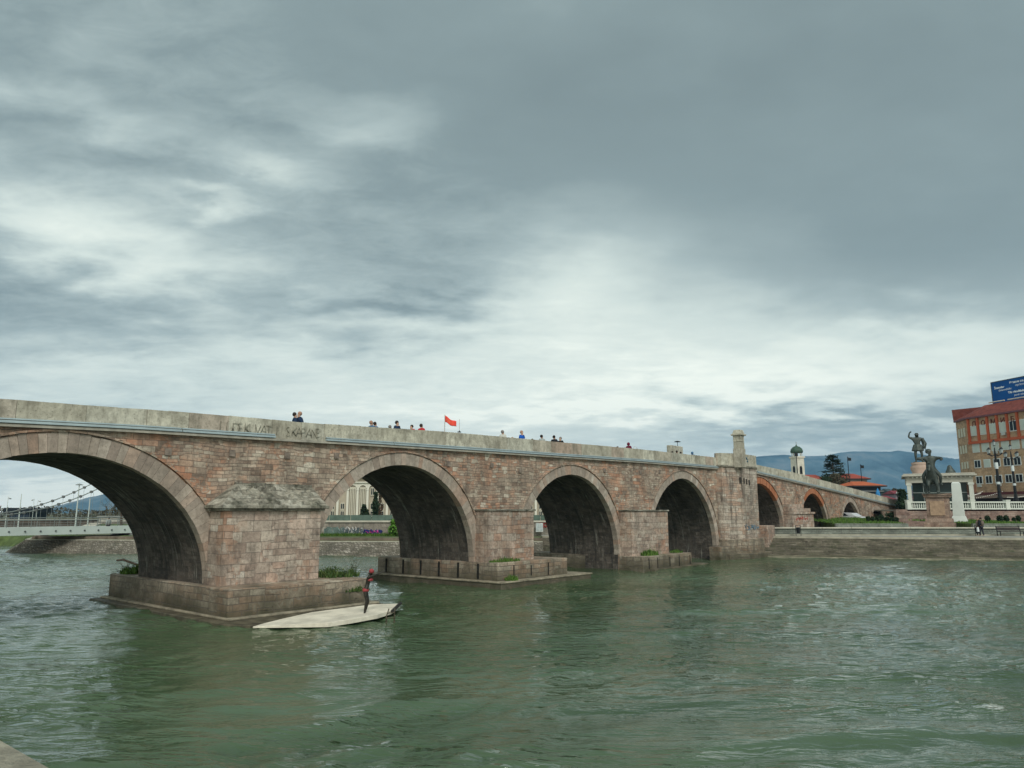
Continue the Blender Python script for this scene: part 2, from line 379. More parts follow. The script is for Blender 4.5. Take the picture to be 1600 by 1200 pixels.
a4r = fac(1119, 850); c4 = fac(1066, 747); ARCHES.append(dict(p=arch(2 * c4[0] - a4r[0], a4r[0], 1.2, c4[1], .1), t=.6, brick=False, z0=1.2))
a5r = fac(1224, 821); c5 = fac(1186, 755); ARCHES.append(dict(p=arch(2 * c5[0] - a5r[0], a5r[0], 2.5, c5[1], .15), t=.62, brick=True, z0=2.4))
a6r = fac(1293, 821); c6 = fac(1269, 770.6); ARCHES.append(dict(p=arch(2 * c6[0] - a6r[0], a6r[0], 2.5, c6[1], .2), t=.6, brick=True, z0=2.4))
a7r = fac(1344, 818); c7 = fac(1327.5, 784); ARCHES.append(dict(p=arch(2 * c7[0] - a7r[0], a7r[0], 2.4, c7[1], .2), t=.62, brick=False, z0=2.4))
s8a, _ = fac(1363, 801); s8b, _ = fac(1376, 801); c8 = fac(1370, 796); z8 = fac(1370, 802)[1]; ARCHES.append(dict(p=arch(s8a, s8b, z8, c8[1], .3, 12), t=.55, brick=False, z0=z8))

bridge = thing('stone_bridge', 'long old stone arch bridge of pinkish coursed blocks across the green river', 'bridge', P0, BRZ)
def B(mb, name, mat, parent=bridge, **k): return mb.build(name, mat, parent, world=False, **k)
# --- walls: one sheet for each face
path = [(-60, -1.0)]
for A in ARCHES:
    p = A['p']; zb = -1.0 if A['z0'] < 2 else A['z0'] - .3
    if A is ARCHES[7]: zb = 2.0
    path.append((p[0][0], zb)); path += p; path.append((p[-1][0], zb))
    if A is ARCHES[3]: path.append((p[-1][0] + 6, -1)); path.append((p[-1][0] + 6.01, 2.0))
path.append((SMAX, 2.0))
pp = [path[0]]
for a, b in zip(path, path[1:]):
    ds = b[0] - a[0]; k = max(1, int(ds / 1.0))
    for i in range(1, k + 1): pp.append((a[0] + ds * i / k, a[1] + (b[1] - a[1]) * i / k))
front, soff = MB(), MB()
for (a, b) in zip(pp, pp[1:]):
    if b[0] - a[0] > 1e-4:
        for y, fl in ((0, 0), (WB, 1)):
            f = [(0, 1, 2, 3)] if not fl else [(3, 2, 1, 0)]
            front.add([(a[0], y, a[1]), (b[0], y, b[1]), (b[0], y, led(b[0])), (a[0], y, led(a[0]))], f)
    soff.add([(a[0], .02, a[1]), (b[0], .02, b[1]), (b[0], WB - .02, b[1]), (a[0], WB - .02, a[1])], [(3, 2, 1, 0)])
front.add([(SMAX, 0, 2), (SMAX, WB, 2), (SMAX, WB, led(SMAX)), (SMAX, 0, led(SMAX))], [(0, 1, 2, 3)])
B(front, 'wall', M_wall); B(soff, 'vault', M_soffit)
# --- deck
dk = MB(); ss = np.linspace(-60, SMAX, 120)
for a, b in zip(ss, ss[1:]):
    dk.add([(a, .05, top(a) - 1.2), (b, .05, top(b) - 1.2), (b, WB - .05, top(b) - 1.2), (a, WB - .05, top(a) - 1.2)], [(0, 1, 2, 3)])
B(dk, 'deck', plain('deck_paving', (.25, .23, .2), .9))
# --- arch rings with separate voussoirs
def normals(p):
    out = []
    for i in range(len(p)):
        a = p[max(i - 1, 0)]; b = p[min(i + 1, len(p) - 1)]; dx, dz = b[0] - a[0], b[1] - a[1]; l = math.hypot(dx, dz) or 1
        out.append((-dz / l, dx / l))
    return out
for A in ARCHES:
    p = A['p']; nn = normals(p); L = [0]
    for a, b in zip(p, p[1:]): L.append(L[-1] + math.hypot(b[0] - a[0], b[1] - a[1]))
    tt = A['t']; mb = MB(); bl = .16 if A['brick'] else .34
    n = int(L[-1] / bl); hood = MB()
    def pt(l, off):
        x = interp(l, L, [q[0] for q in p]); z = interp(l, L, [q[1] for q in p]); nx = interp(l, L, [q[0] for q in nn]); nz = interp(l, L, [q[1] for q in nn]); return x + nx * off, z + nz * off
    e = 0.0
    cuts = [0]
    while cuts[-1] < L[-1] - bl: cuts.append(cuts[-1] + bl * random.uniform(.75, 1.3))
    cuts.append(L[-1])
    for a, b in zip(cuts, cuts[1:]):
        g = .005; y0 = -.05 - random.uniform(0, .02); t2 = tt * random.uniform(.93, 1.03); i0 = -.01 - random.uniform(0, .015)
        q = [pt(a + g, i0), pt(b - g, i0), pt(b - g, t2), pt(a + g, t2)]
        if A['brick'] and (a < L[-1] * .26 or b > L[-1] * .80): continue
        mb.hexa([(q[k][0], y0, q[k][1]) for k in (3, 2, 1, 0)] + [(q[k][0], .35, q[k][1]) for k in (3, 2, 1, 0)])
    if A['brick']:
        m3 = MB(); m4 = MB()
        for a, b in zip(cuts, cuts[1:]):
            if not (a < L[-1] * .26 or b > L[-1] * .80): continue
            q = [pt(a + .01, -.01), pt(b - .01, -.01), pt(b - .01, tt), pt(a + .01, tt)]
            (m3 if a < L[-1] * .26 else m4).hexa([(q[k][0], -.045, q[k][1]) for k in (3, 2, 1, 0)] + [(q[k][0], .35, q[k][1]) for k in (3, 2, 1, 0)])
        B(m3, 'ring_foot', M_ring); B(m4, 'ring_foot', M_ring)
    o = B(mb, 'arch_ring', M_brick if A['brick'] else M_ring)
    if A is not ARCHES[7]:
        k = 60; pr = [pt(L[-1] * i / k, tt + .02) for i in range(k + 1)]; pr2 = [pt(L[-1] * i / k, tt + .10) for i in range(k + 1)]
        for i in range(k):
            hood.hexa([(pr2[i][0], -.13, pr2[i][1]), (pr2[i + 1][0], -.13, pr2[i + 1][1]), (pr[i + 1][0], -.13, pr[i + 1][1]), (pr[i][0], -.13, pr[i][1]),
                       (pr2[i][0], .1, pr2[i][1]), (pr2[i + 1][0], .1, pr2[i + 1][1]), (pr[i + 1][0], .1, pr[i + 1][1]), (pr[i][0], .1, pr[i][1])])
        B(hood, 'hood_moulding', M_wall)
B(MB().box(((s8a + s8b) / 2, WB / 2, (2.0 + z8) / 2), (s8b - s8a, WB - .02, z8 - 2.0)), 'sill_wall', M_wall)
inf = MB()  # panels added inside the ramp arches to make their openings dark
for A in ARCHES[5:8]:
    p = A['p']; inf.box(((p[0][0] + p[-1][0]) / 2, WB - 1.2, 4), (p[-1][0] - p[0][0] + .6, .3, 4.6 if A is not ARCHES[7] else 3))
inf.each('blackout_panel', M_soffit, bridge, world=False)
# --- parapets and string course
def parapet(y0, y1, s_list, nm):
    mb = MB()
    for a, b in s_list:
        s = a
        while s < b:
            e = min(b, s + random.uniform(.9, 2.6))
            if b - e < .5: e = b
            g = .008; dz = random.uniform(-.012, .012); dy = random.uniform(-.012, .012); dz2 = random.uniform(-.012, .012)
            s0, s1 = s + g, e - g
            k = max(1, int((s1 - s0) / .8)); rr = random.random()
            for i in range(k):
                a0 = s0 + (s1 - s0) * i / k; a1 = s0 + (s1 - s0) * (i + 1) / k
                mb.hexa([(a0, y0 + dy, led(a0)), (a1, y0 + dy, led(a1)), (a1, y1, led(a1)), (a0, y1, led(a0)),
                         (a0, y0 + dy, top(a0) + dz), (a1, y0 + dy, top(a1) + dz2), (a1, y1, top(a1) + dz2), (a0, y1, top(a0) + dz)], rr)
            s = e
    return B(mb, nm, M_para)
TS0 = fac(1108, 720)[0]; TS1 = fac(1177, 730)[0] 
parapet(-.10, .26, [(-60, 33.2)], 'parapet'); parapet(-.10, .26, [(42.0, SMAX)], 'parapet'); parapet(WB - .26, WB + .1, [(-60, SMAX)], 'parapet')
for y in (-.22, WB + .02):
    sc = MB()
    for a, b in zip(ss, ss[1:]):
        sc.hexa([(a, y, led(a) - .10), (b, y, led(b) - .10), (b, y + .2, led(b) - .10), (a, y + .2, led(a) - .10), (a, y, led(a) + .0), (b, y, led(b) + .0), (b, y + .2, led(b) + .0), (a, y + .2, led(a) + .0)], .5)
    B(sc, 'string_course', plain('string_course_stone', (.34, .32, .27), .9, 0, .3, 2, .3))
def conduit(a, b):
    cd = MB()
    k = max(2, int((b - a) / 1.5)); q = [a + (b - a) * i / k for i in range(k + 1)]
    for s0, s1 in zip(q, q[1:]):
        for zo, hh, yy in ((.03, .085, -.27), (.15, .05, -.20)):
            cd.hexa([(s0, yy, led(s0) + zo), (s1, yy, led(s1) + zo), (s1, -.12, led(s1) + zo), (s0, -.12, led(s0) + zo), (s0, yy, led(s0) + zo + hh), (s1, yy, led(s1) + zo + hh), (s1, -.12, led(s1) + zo + hh), (s0, -.12, led(s0) + zo + hh)], random.random())
    B(cd, 'conduit', M_metal)
sa = fac(426, 684)[0]; sb = fac(506, 688)[0]
for a, b in ((-60, -17.5), (-17.46, sa), (sb, -6.2), (-6.16, 3), (3.04, 13), (13.04, 22), (22.04, 33.4), (42.6, 60), (60.04, SMAX - 4)): conduit(a, b)
# --- scratched lettering on the parapet
M_ink = plain('faded_dark_paint', (.23, .22, .175), .95, 0, .7, 5)
def parapet_letters(body, x0, x1, hpx):
    s0 = fac(x0, 660, -.12)[0]; s1 = fac(x1, 668, -.12)[0]; n = len(body)
    for i, ch in enumerate(body):
        if ch == ' ': continue
        s = s0 + (s1 - s0) * i / n; z = top(s) - .70 + random.uniform(-.03, .03)
        M = Matrix.Translation((s, -.125, z)) @ Matrix.Rotation(R(90), 4, 'X') @ Matrix.Rotation(R(-random.uniform(-4, 5)), 4, 'Z')
        o = text('letter', ch, .66, M, M_ink, None, ext=.012, bold=-.022, cx=.86); o.parent = bridge
parapet_letters('LU', 342, 361, 20); parapet_letters('DEKUVAT I SKAPANE', 363, 500, 20)
# --- plinths, pier boxes
def poly_prism(poly, z0, z1, nm, mat, bev=.03, **k):
    m = MB().prism(poly, z0, z1); return B(m, nm, mat, bevel=bev, **k)
pl_a = fac(358, 919, -2.7); pl_b = fac(575, 905.5, -2.7)
poly_prism([(pl_a[0], -2.7), (pl_b[0], -2.7), (-9.6, 8.8), (-16.1, 8.8)], -1, (pl_a[1] + pl_b[1]) / 2, 'plinth', M_plinth)
M_foot = plain('worn_pale_footing', (.26, .23, .17), .9, 0, .5, 2.2, .5)
poly_prism([(-16.95, -3.5), (-16.5, -4.5), (-13.2, -3.85), (-9.0, -3.5), (-9.2, 9.3), (-16.75, 9.3)], -1, .10, 'footing', plain('dark_wet_footing', (.10, .088, .06), .6, 0, .6, 2.5, .5))
poly_prism([(-16.5, -3.0), (-9.1, -2.95), (-9.4, 9.1), (-16.35, 9.1)], .09, .19, 'ledge', M_foot)
poly_prism([(.30, -1.85), (6.95, -1.85), (6.7, 8.2), (.05, 8.2)], -1, 1.36, 'plinth', M_plinth)
poly_prism([(-.1, -2.45), (8.7, -2.45), (8.3, 8.6), (-.35, 8.6)], -1, .27, 'footing', M_plinth); poly_prism([(-.15, -2.5), (8.8, -2.5), (8.4, 8.65), (-.4, 8.65)], .27, .37, 'ledge', M_foot)
poly_prism([(16.0, -2.0), (23.6, -2.0), (23.4, 8.2), (15.8, 8.2)], -1, 1.02, 'plinth', M_plinth)
poly_prism([(17.0, -2.4), (26.2, -2.2), (25.8, 8.4), (15.7, 8.4)], -1, .10, 'footing', M_plinth)
# vertical drainage joints on plinth 2 and 3 (open slots)
sl_ = MB()
for (x0, x1, zt, y, st) in ((1.5, 6.6, 1.30, -1.865, 1.75), (16.7, 23.4, .95, -2.02, 1.6)):
    s = x0
    while s < x1: sl_.box((s + random.uniform(-.2, .2), y, .80 if zt > 1 else .5), (.055, .05, random.uniform(.55, .8))); s += st
for k in range(6): sl_.box((.27 - .025 * (k * 1.55 + 1.45), -.4 + k * 1.55, .85), (.06, .1, .84))
sl_.each('drain_slot', plain('deep_shadow_joint', (.02, .02, .018), 1), bridge, world=False)
b1l, b1r = -15.95, fac(502, 800, -1.25)[0]
poly_prism([(b1l, -1.25), (b1r, -1.25), (b1r, 0.1), (b1l, .1)], 1.0, 4.22, 'pier', M_pier, .02)
m = MB(); e = .26; zc0 = 4.22; m.prism([(b1l - e, -1.25 - e), (b1r + e, -1.25 - e), (b1r + e, 0), (b1l - e, 0)], zc0 + .1, zc0 + .24); m.prism([(b1l - .12, -1.37), (b1r + .12, -1.37), (b1r + .12, 0), (b1l - .12, 0)], zc0, zc0 + .1); B(m, 'cornice', M_cap, bevel=.02)
rl, zr_ = fac(366, 757, 0); rr_, _ = fac(484, 757, 0); m = MB()
# sloped hipped cap, subdivided and roughened
def rough_patch(mb, a, b, c, d, nu, nv, amp, seed):
    rg = random.Random(seed); a, b, c, d = map(Vector, (a, b, c, d)); nrm = (b - a).cross(d - a).normalized(); G_ = []
    for j in range(nv + 1):
        row = []
        for i in range(nu + 1):
            q = (a.lerp(b, i / nu)).lerp(d.lerp(c, i / nu), j / nv)
            if 0 < i < nu and 0 < j < nv: q = q + nrm * rg.uniform(-amp, amp)
            row.append(q)
        G_.append(row)
    vs = [q for row in G_ for q in row]; fs = [(j * (nu + 1) + i, j * (nu + 1) + i + 1, (j + 1) * (nu + 1) + i + 1, (j + 1) * (nu + 1) + i) for j in range(nv) for i in range(nu)]
    mb.add(vs, fs)
z4 = zc0 + .242; L0 = (b1l - .2, -1.45, z4); L1 = (b1r + .2, -1.45, z4); T0 = (rl, -.12, zr_); T1 = (rr_, -.12, zr_)
rough_patch(m, L0, L1, T1, T0, 26, 9, .075, 1); rough_patch(m, (b1l - .2, 0, z4), L0, T0, (rl, 0, zr_), 6, 7, .03, 2); rough_patch(m, L1, (b1r + .2, 0, z4), (rr_, 0, zr_), T1, 6, 7, .03, 3)
rough_patch(m, T0, T1, (rr_, .05, zr_), (rl, .05, zr_), 22, 1, 0, 4)
for i in range(16):
    s = rl + (rr_ - rl) * i / 16; m.box((s + .12, -.08, zr_ + .02), (.24, .2, random.uniform(.08, .17)))
B(m, 'sloped_cap', M_cap)
for (xl, xr, zb) in ((766, 834, 1.3), (984, 1043, .9)):
    l, zt = fac(xl, 796, -1.1); r_, _ = fac(xr, 796, -1.1)
    if xl == 766: l = .35
    else: l = 16.1
    poly_prism([(l, -1.1), (r_, -1.1), (r_, .1), (l, .1)], zb, 4.25, 'pier', M_pier, .02)
    m = MB().prism([(l - .07, -1.2), (r_ + .1, -1.2), (r_ + .1, .02), (l - .07, .02)], 4.25, 4.36); B(m, 'cornice', M_cap, bevel=.02)
# pier between the brick arches
l, z_ = fac(1225, 800, -1.3); r_, _ = fac(1270, 800, -1.3); zt = fac(1240, 803, -1.3)[1]
l = a5r[0] + .1; r_, _ = fac(1271, 800, -1.0)
poly_prism([(l, -1.0), (r_, -1.0), (r_, .1), (l, .1)], 1.8, zt, 'pier', M_pier, .02)
m = MB(); m.prism([(l - .05, -1.15), (r_ + .15, -1.15), (r_ + .15, .02), (l - .05, .02)], zt, zt + .22)
m.prism([(l, -.95), (r_ - .8, -.95), (r_ - .8, .02), (l, .02)], zt + .22, zt + .62); m.prism([(l, -.7), (r_ - 2.2, -.7), (r_ - 2.2, .02), (l, .02)], zt + .62, zt + 1.05); B(m, 'cornice', M_pier)
# --- tower with half-octagon plan
tw = [(33.2, .1), (33.3, -.5), (35.2, -1.55), (38.9, -1.55), (41.2, -.4), (41.3, .1)]
ztw = fac(1140, 728, -1.4)[1]
m = MB().prism(tw, -1, ztw); B(m, 'tower_shaft', M_tower if False else masonry('tower_stone', .7, .33, [(0, (.36, .295, .245)), (.5, (.46, .39, .32)), (1, (.56, .50, .42))], reds=(.46, .27, .18), streak=1.0, grime=(.075, .064, .052), grime_amt=.35, jit=.03))
def off(poly, d):
    c = (sum(p[0] for p in poly) / len(poly), .1); out = []
    for x, y in poly:
        v = Vector((x - c[0], y - c[1])); out.append((x + (d if x > c[0] else -d), y - (d if y < 0 else 0)))
    return out
m = MB().prism(off(tw, .12), ztw, ztw + .14); B(m, 'string_course', M_cap)
ztt = fac(1140, 706.5, -1.5)[1]
m = MB(); rim = off(tw, .02); ins = [(x + (.35 if x < 37 else -.35), y + .4) for x, y in rim[1:-1]]
tp = rim[1:-1]; tp = [(33.15, -.05)] + [p for p in tp[0:]] + [(41.35, -.05)]
inn = [(33.5, .25), (33.65, -.2), (35.35, -1.15), (38.75, -1.15), (40.9, -.1), (41.0, .25)]
for i in range(len(tp) - 1):
    n_ = 3
    for k in range(n_):
        a = [tp[i][j] + (tp[i + 1][j] - tp[i][j]) * (k + .004) / n_ for j in (0, 1)]; b = [tp[i][j] + (tp[i + 1][j] - tp[i][j]) * (k + .996) / n_ for j in (0, 1)]
        c = [inn[i][j] + (inn[i + 1][j] - inn[i][j]) * (k + .996) / n_ for j in (0, 1)]; d = [inn[i][j] + (inn[i + 1][j] - inn[i][j]) * (k + .004) / n_ for j in (0, 1)]
        m.hexa([(*a, ztw + .14), (*b, ztw + .14), (*c, ztw + .14), (*d, ztw + .14), (*a, ztt), (*b, ztt), (*c, ztt), (*d, ztt)])
B(m, 'tower_parapet', M_para)
m = MB().prism(off(tw, .3), -1, 1.75); B(m, 'tower_base', M_plinth, bevel=.03)
m = MB().prism(off(tw, .75), -1, .5); B(m, 'tower_footing', M_plinth, bevel=.03)
# strip of shore masonry left of the tower and buttress at its right foot
m = MB().prism([(31.2, -1.0), (34, -1.0), (34, .1), (31.2, .1)], -1, 1.15); B(m, 'tower_base', M_plinth, bevel=.03)
m = MB().prism([(40.8, -1.6), (43.2, -1.4), (43.0, .1), (40.8, .1)], .3, 2.9); B(m, 'buttress', M_pier, bevel=.04)
# slender stone pillar on the tower front
ps = 38.6; 
zb_ = fac(1155, 722, -1.7)[1]; zpt = fac(1155, 672, -1.7)[1]; ps = fac(1156, 700, -1.7)[0]
m = MB(); hh = (zpt - zb_)
m.prism([(ps - .45, -2.05), (ps + .45, -2.05), (ps + .45, -1.2), (ps - .45, -1.2)], zb_ - .5, zb_ + hh * .42)
m.prism([(ps - .40, -2.0), (ps + .40, -2.0), (ps + .40, -1.25), (ps - .40, -1.25)], zb_ + hh * .42, zb_ + hh * .62)
m.prism([(ps - .43, -2.03), (ps + .38, -2.0), (ps + .38, -1.25), (ps - .43, -1.25)], zb_ + hh * .625, zb_ + hh * .82)
m.prism([(ps - .58, -2.15), (ps + .58, -2.15), (ps + .58, -1.1), (ps - .58, -1.1)], zb_ + hh * .82, zb_ + hh * .87)
m.prism([(ps - .46, -2.05), (ps + .46, -2.05), (ps + .46, -1.2), (ps - .46, -1.2)], zb_ + hh * .87, zb_ + hh, inset=.25)
B(m, 'pillar', M_para, bevel=.03)
# tag graffiti on tower foot
def scribble(mb, s0, s1, z0, z1, y, n, rg, wd=.05, axis='s'):
    for k in range(n):
        c = s0 + (s1 - s0) * (k + .5) / n; pts = []
        for j in range(7):
            pts.append((c + rg.uniform(-.5, .5) * (s1 - s0) / n * 1.3, y + rg.uniform(-.004, 0), rg.uniform(z0, z1)))
        mb.tube(pts, wd * .5, 4)
rg = random.Random(5)
M_gb = plain('blue_spray_paint', (.06, .16, .24), .6, 0, .4, 5); M_gr = plain('red_spray_paint', (.35, .06, .05), .6, 0, .4, 5)
M_gm = plain('magenta_spray_paint', (.45, .05, .25), .6, 0, .4, 5); M_gw = plain('white_spray_paint', (.6, .6, .58), .6, 0, .3, 5); M_gd = plain('navy_spray_paint', (.03, .035, .16), .6, 0, .4, 5)
m = MB(); scribble(m, 35.4, 38.6, 2.55, 3.05, -1.56, 7, rg, .05); B(m, 'graffiti', M_gb)
m = MB(); scribble(m, 35.9, 36.9, ztw + .5, ztw + 1.0, -1.6, 3, rg, .07); B(m, 'graffiti', M_gb)
m = MB(); scribble(m, l + 1.2, r_ - 2.2, 3.3, 3.75, -1.01, 6, rg, .07); B(m, 'graffiti', M_gr)
# dark streaks below the tower's broken corbels
m = MB()
for q in (35.0, 35.7, 36.3, 36.9):
    m.box((q, -1.55, 7.15 - (q - 35) * .1), (.16, .16, .5))
m.each('corbel', plain('dark_wet_stone', (.05, .047, .04), .9), bridge, world=False)
# putlog stones and sockets on the long wall
m = MB()
for (px, py) in ((262, 706), (362, 708), (448, 712), (525, 712), (700, 725), (768, 727), (1000, 738), (1030, 737), (812, 735), (944, 735)):
    s, z = fac(px, py); m.box((s, -.02, z), (.26, .10, .28)); 
m.each('socket_stone', plain('socket_stone_grey', (.22, .18, .15), .95, 0, .4, 4, .4), bridge, world=False)
# --- people helper --------------------------------------------------------
M_skin = plain('skin_tone', (.45, .28, .20), .6); M_hair = plain('dark_hair', (.03, .022, .018), .7)
SHOE = plain('dark_shoes', (.03, .03, .03), .6)
def body_nodes(H, stride=0.0, arm='down', lean=0.0):
    k = H / 1.75; P = {}
    def q(n, x, y, z, r, r2=None): P[n] = (x * k, y * k, z * k, r * k) if r2 is None else (x * k, y * k, z * k, r * k, r2 * k)
    q('pel', 0, 0, .95, .13); q('bel', 0, 0, 1.08, .125); q('che', 0, -.01, 1.27, .155); q('nek', 0, 0, 1.47, .06); q('jaw', 0, -.02, 1.56, .075); q('hed', 0, -.005, 1.65, .092); q('top', 0, 0, 1.72, .05); q('nos', 0, -.105, 1.61, .018)
    for sd, t in (('l', -1), ('r', 1)):
        f = stride * t
        q('hip' + sd, .1 * t, 0, .88, .095); q('kne' + sd, .1 * t, -.06 * abs(f) - .10 * f, .49, .062); q('ank' + sd, .1 * t, -.26 * f, .09, .042); q('toe' + sd, .11 * t, -.26 * f - .15, .04, .035)
        q('sho' + sd, .19 * t, 0, 1.41, .07); q('elb' + sd, .25 * t, .12 * f + .02, 1.12, .045); q('wri' + sd, .26 * t, .10 * f - .06, .87, .032); q('han' + sd, .26 * t, .10 * f - .09, .78, .03)
    return P
CH = [('pel', 'bel'), ('bel', 'che'), ('che', 'nek'), ('nek', 'jaw'), ('jaw', 'hed'), ('hed', 'top')]
for s_ in 'lr': CH += [('pel', 'hip' + s_), ('hip' + s_, 'kne' + s_), ('kne' + s_, 'ank' + s_), ('ank' + s_, 'toe' + s_), ('che', 'sho' + s_), ('sho' + s_, 'elb' + s_), ('elb' + s_, 'wri' + s_), ('wri' + s_, 'han' + s_)]
def skin_from(P, chains, name, mat, parent, grow=0.0, sub=1, keys=None):
    ks = keys or list(P.keys()); ks = [k for k in ks if any(k in c for c in chains)]
    idx = {k: i for i, k in enumerate(ks)}
    pts = [tuple(P[k][:3]) + tuple(r + grow for r in P[k][3:]) for k in ks]
    ed = [(idx[a], idx[b]) for a, b in chains if a in idx and b in idx]
    return skin(name, pts, ed, mat, parent, sub)
def person(loc, rz, H, label, jacket, trousers, hair=None, group=None, stride=.5, hood=False, bag=None):
    t = thing('person', label, 'person', loc, rz, group)
    P = body_nodes(H, stride)
    skin_from(P, CH, 'body', M_skin, t)
    torso = [('pel', 'bel'), ('bel', 'che'), ('che', 'shol'), ('che', 'shor'), ('shol', 'elbl'), ('shor', 'elbr'), ('elbl', 'wril'), ('elbr', 'wrir'), ('che', 'nek')]
    P2 = dict(P); P2['nek'] = (P['nek'][0], P['nek'][1], P['nek'][2] - .03, P['nek'][3] + .005)
    skin_from(P2, torso, 'jacket', jacket, t, .045)
    skin_from(P, [('pel', 'hipl'), ('pel', 'hipr'), ('hipl', 'knel'), ('hipr', 'kner'), ('knel', 'ankl'), ('kner', 'ankr')], 'trousers', trousers, t, .018)
    k = H / 1.75; m = MB()
    hm = hair or M_hair
    if hood: m.ball((0, .015 * k, 1.655 * k), (.125 * k, .13 * k, .145 * k), 10)
    else: m.ball((0, .03 * k, 1.68 * k), (.108 * k, .105 * k, .11 * k), 10)
    m.build('hood' if hood else 'hair', jacket if hood else hm, t, smooth=True, world=False)
    if bag:
        bag(t, k)
    return t
def cloth(name, c): return plain(name, c, .85, 0, .15, 4)
DK = cloth('dark_trousers', (.03, .032, .04)); JEAN = cloth('blue_jeans', (.05, .07, .12))
def proj(P):
    d = Vector(P) - Vector((0, 0, HC)); Fv = Vector((0, math.cos(PITCH), math.sin(PITCH))); U = Vector((0, -math.sin(PITCH), math.cos(PITCH)))
    return 800 + F * d.x / d.dot(Fv), 600 - F * d.dot(U) / d.dot(Fv)
GR = 'people on the bridge deck behind the parapet'
def deck_person(px, py, H, label, jacket, tr, hair=None, turn=90, hood=False, parapet_off=None):
    # choose the distance from the parapet so that the head clears it as far as it should
    best = None
    for yy in np.arange(.7, 5.6, .1):
        s = fac(px, 690, yy)[0]; z = top(s) - 1.2; q = proj(BM @ Vector((s, yy, z + H)))
        e = abs(q[1] - py)
        if best is None or e < best[0]: best = (e, s, yy, z)
    _, s, yy, z = best
    return person(BM @ Vector((s, yy, z)), BRZ + R(turn), H, label, jacket, tr, hair, GR, hood=hood)
NAVY = cloth('navy_jacket', (.012, .03, .07)); BLUE = cloth('bright_blue_jacket', (.01, .09, .42)); RED = cloth('red_jacket', (.5, .03, .04)); MAR = cloth('maroon_hooded_coat', (.13, .01, .035))
WHT = cloth('cream_coat', (.55, .55, .5)); GRY = cloth('pale_grey_coat', (.35, .38, .37)); BLK = cloth('black_jacket', (.015, .018, .022)); TEAL = cloth('steel_blue_coat', (.06, .14, .25)); GH = plain('grey_hair', (.22, .2, .19), .8); FH = plain('fair_hair', (.38, .22, .15), .8); PNK = cloth('pink_top', (.5, .2, .22))
deck_person(459, 644, 1.72, 'dark haired person in navy jacket, left one of the pair nearest on the bridge', NAVY, DK, M_hair, 60)
deck_person(465.5, 642.5, 1.78, 'fair haired person in navy jacket, right one of the pair nearest on the bridge', NAVY, DK, FH, -100)
deck_person(579.5, 658, 1.72, 'fair haired person in blue coat beside a shorter dark haired one', TEAL, DK, FH, 80)
deck_person(585.5, 660, 1.66, 'shorter dark haired person in blue coat beside a fair haired one', TEAL, JEAN, M_hair, 80)
deck_person(609, 665, 1.55, 'small grey haired head just showing over the parapet left of a man in navy', GRY, DK, GH, 90)
deck_person(620, 658, 1.80, 'man in dark navy jacket standing between the blue pair and two red jackets', NAVY, DK, M_hair, 20)
deck_person(642.5, 664.5, 1.58, 'shorter person in red, left of the two red jackets near the flag', RED, DK, M_hair, -80)
deck_person(658, 663, 1.66, 'taller person in red jacket, nearer the red flag', RED, DK, M_hair, 90)
deck_person(785.5, 673, 1.76, 'person in cream coat with grey hair right of the red flag', WHT, DK, GH, 90)
deck_person(801, 683.5, 1.5, 'small fair haired head just left of the bright blue jacket', GRY, DK, FH, 90)
deck_person(815.5, 673.5, 1.84, 'bald man in bright blue jacket at the middle of the bridge', BLUE, DK, FH, 10)
deck_person(832, 686, 1.5, 'small dark haired head right of the bright blue jacket', BLK, DK, M_hair, 90)
deck_person(846.5, 680, 1.72, 'person in pale grey coat with black hair right of the blue jacket', GRY, DK, M_hair, 90)
deck_person(866, 681, 1.75, 'person in black jacket leaning near the parapet, left of a dark pair', BLK, DK, M_hair, 90)
deck_person(875.5, 683, 1.72, 'person in dark jacket with grey hair, right of a dark pair', BLK, DK, GH, -90)
deck_person(965, 698, 1.5, 'small person in white and pink left of the maroon hooded coat', PNK, DK, M_hair, 90)
deck_person(982, 691, 1.72, 'person in maroon hooded coat far along the bridge', MAR, DK, None, 80, hood=True)
for i, (px, py, lab) in enumerate(((1050, 705.5, 'leftmost dark seated figure below the stone turret'), (1057, 704.5, 'middle dark figure below the stone turret on the bridge'), (1063, 706.5, 'rightmost dark figure below the stone turret on the bridge'), (1081, 706.5, 'lone person in blue-grey hood left of the tower'))):
    deck_person(px, py, 1.66, lab, BLK if i < 3 else TEAL, DK, M_hair, 90, hood=(i == 3))
# flag on its pole and lamp with dark cross bar
def deck_pt(px, yy): s = fac(px, 690, yy)[0]; return BM @ Vector((s, yy, top(s) - 1.2))
p = deck_pt(694.5, 1.2); zt = at(694.5, 648, p.y).z
t = thing('flag', 'red flag on a thin pole above the bridge parapet', 'flag', p)
MB().tube([p, (p.x, p.y, zt)], .022, 6).build('pole', plain('pale_pole', (.5, .45, .42), .5), t)
m = MB(); W_, Hf = 18 / F * p.y, 10 / F * p.y; nu, nv = 14, 5; vs = []
for j in range(nv + 1):
    for i in range(nu + 1):
        a = i / nu; vs.append((p.x + W_ * a, p.y - .10 * math.sin(a * 6), zt - .05 - Hf * (1 - j / nv) * (1 - .15 * a) - .50 * a * (1 - .3 * a) + .03 * math.sin(a * 9)))
m.add(vs, [(j * (nu + 1) + i, j * (nu + 1) + i + 1, (j + 1) * (nu + 1) + i + 1, (j + 1) * (nu + 1) + i) for j in range(nv) for i in range(nu)])
o = m.build('cloth', plain('red_flag_cloth', (.80, .085, .06), .7, 0, .1), t, smooth=True); sm = o.modifiers.new('t', 'SOLIDIFY'); sm.thickness = .01
rg2 = random.Random(3); m = MB()
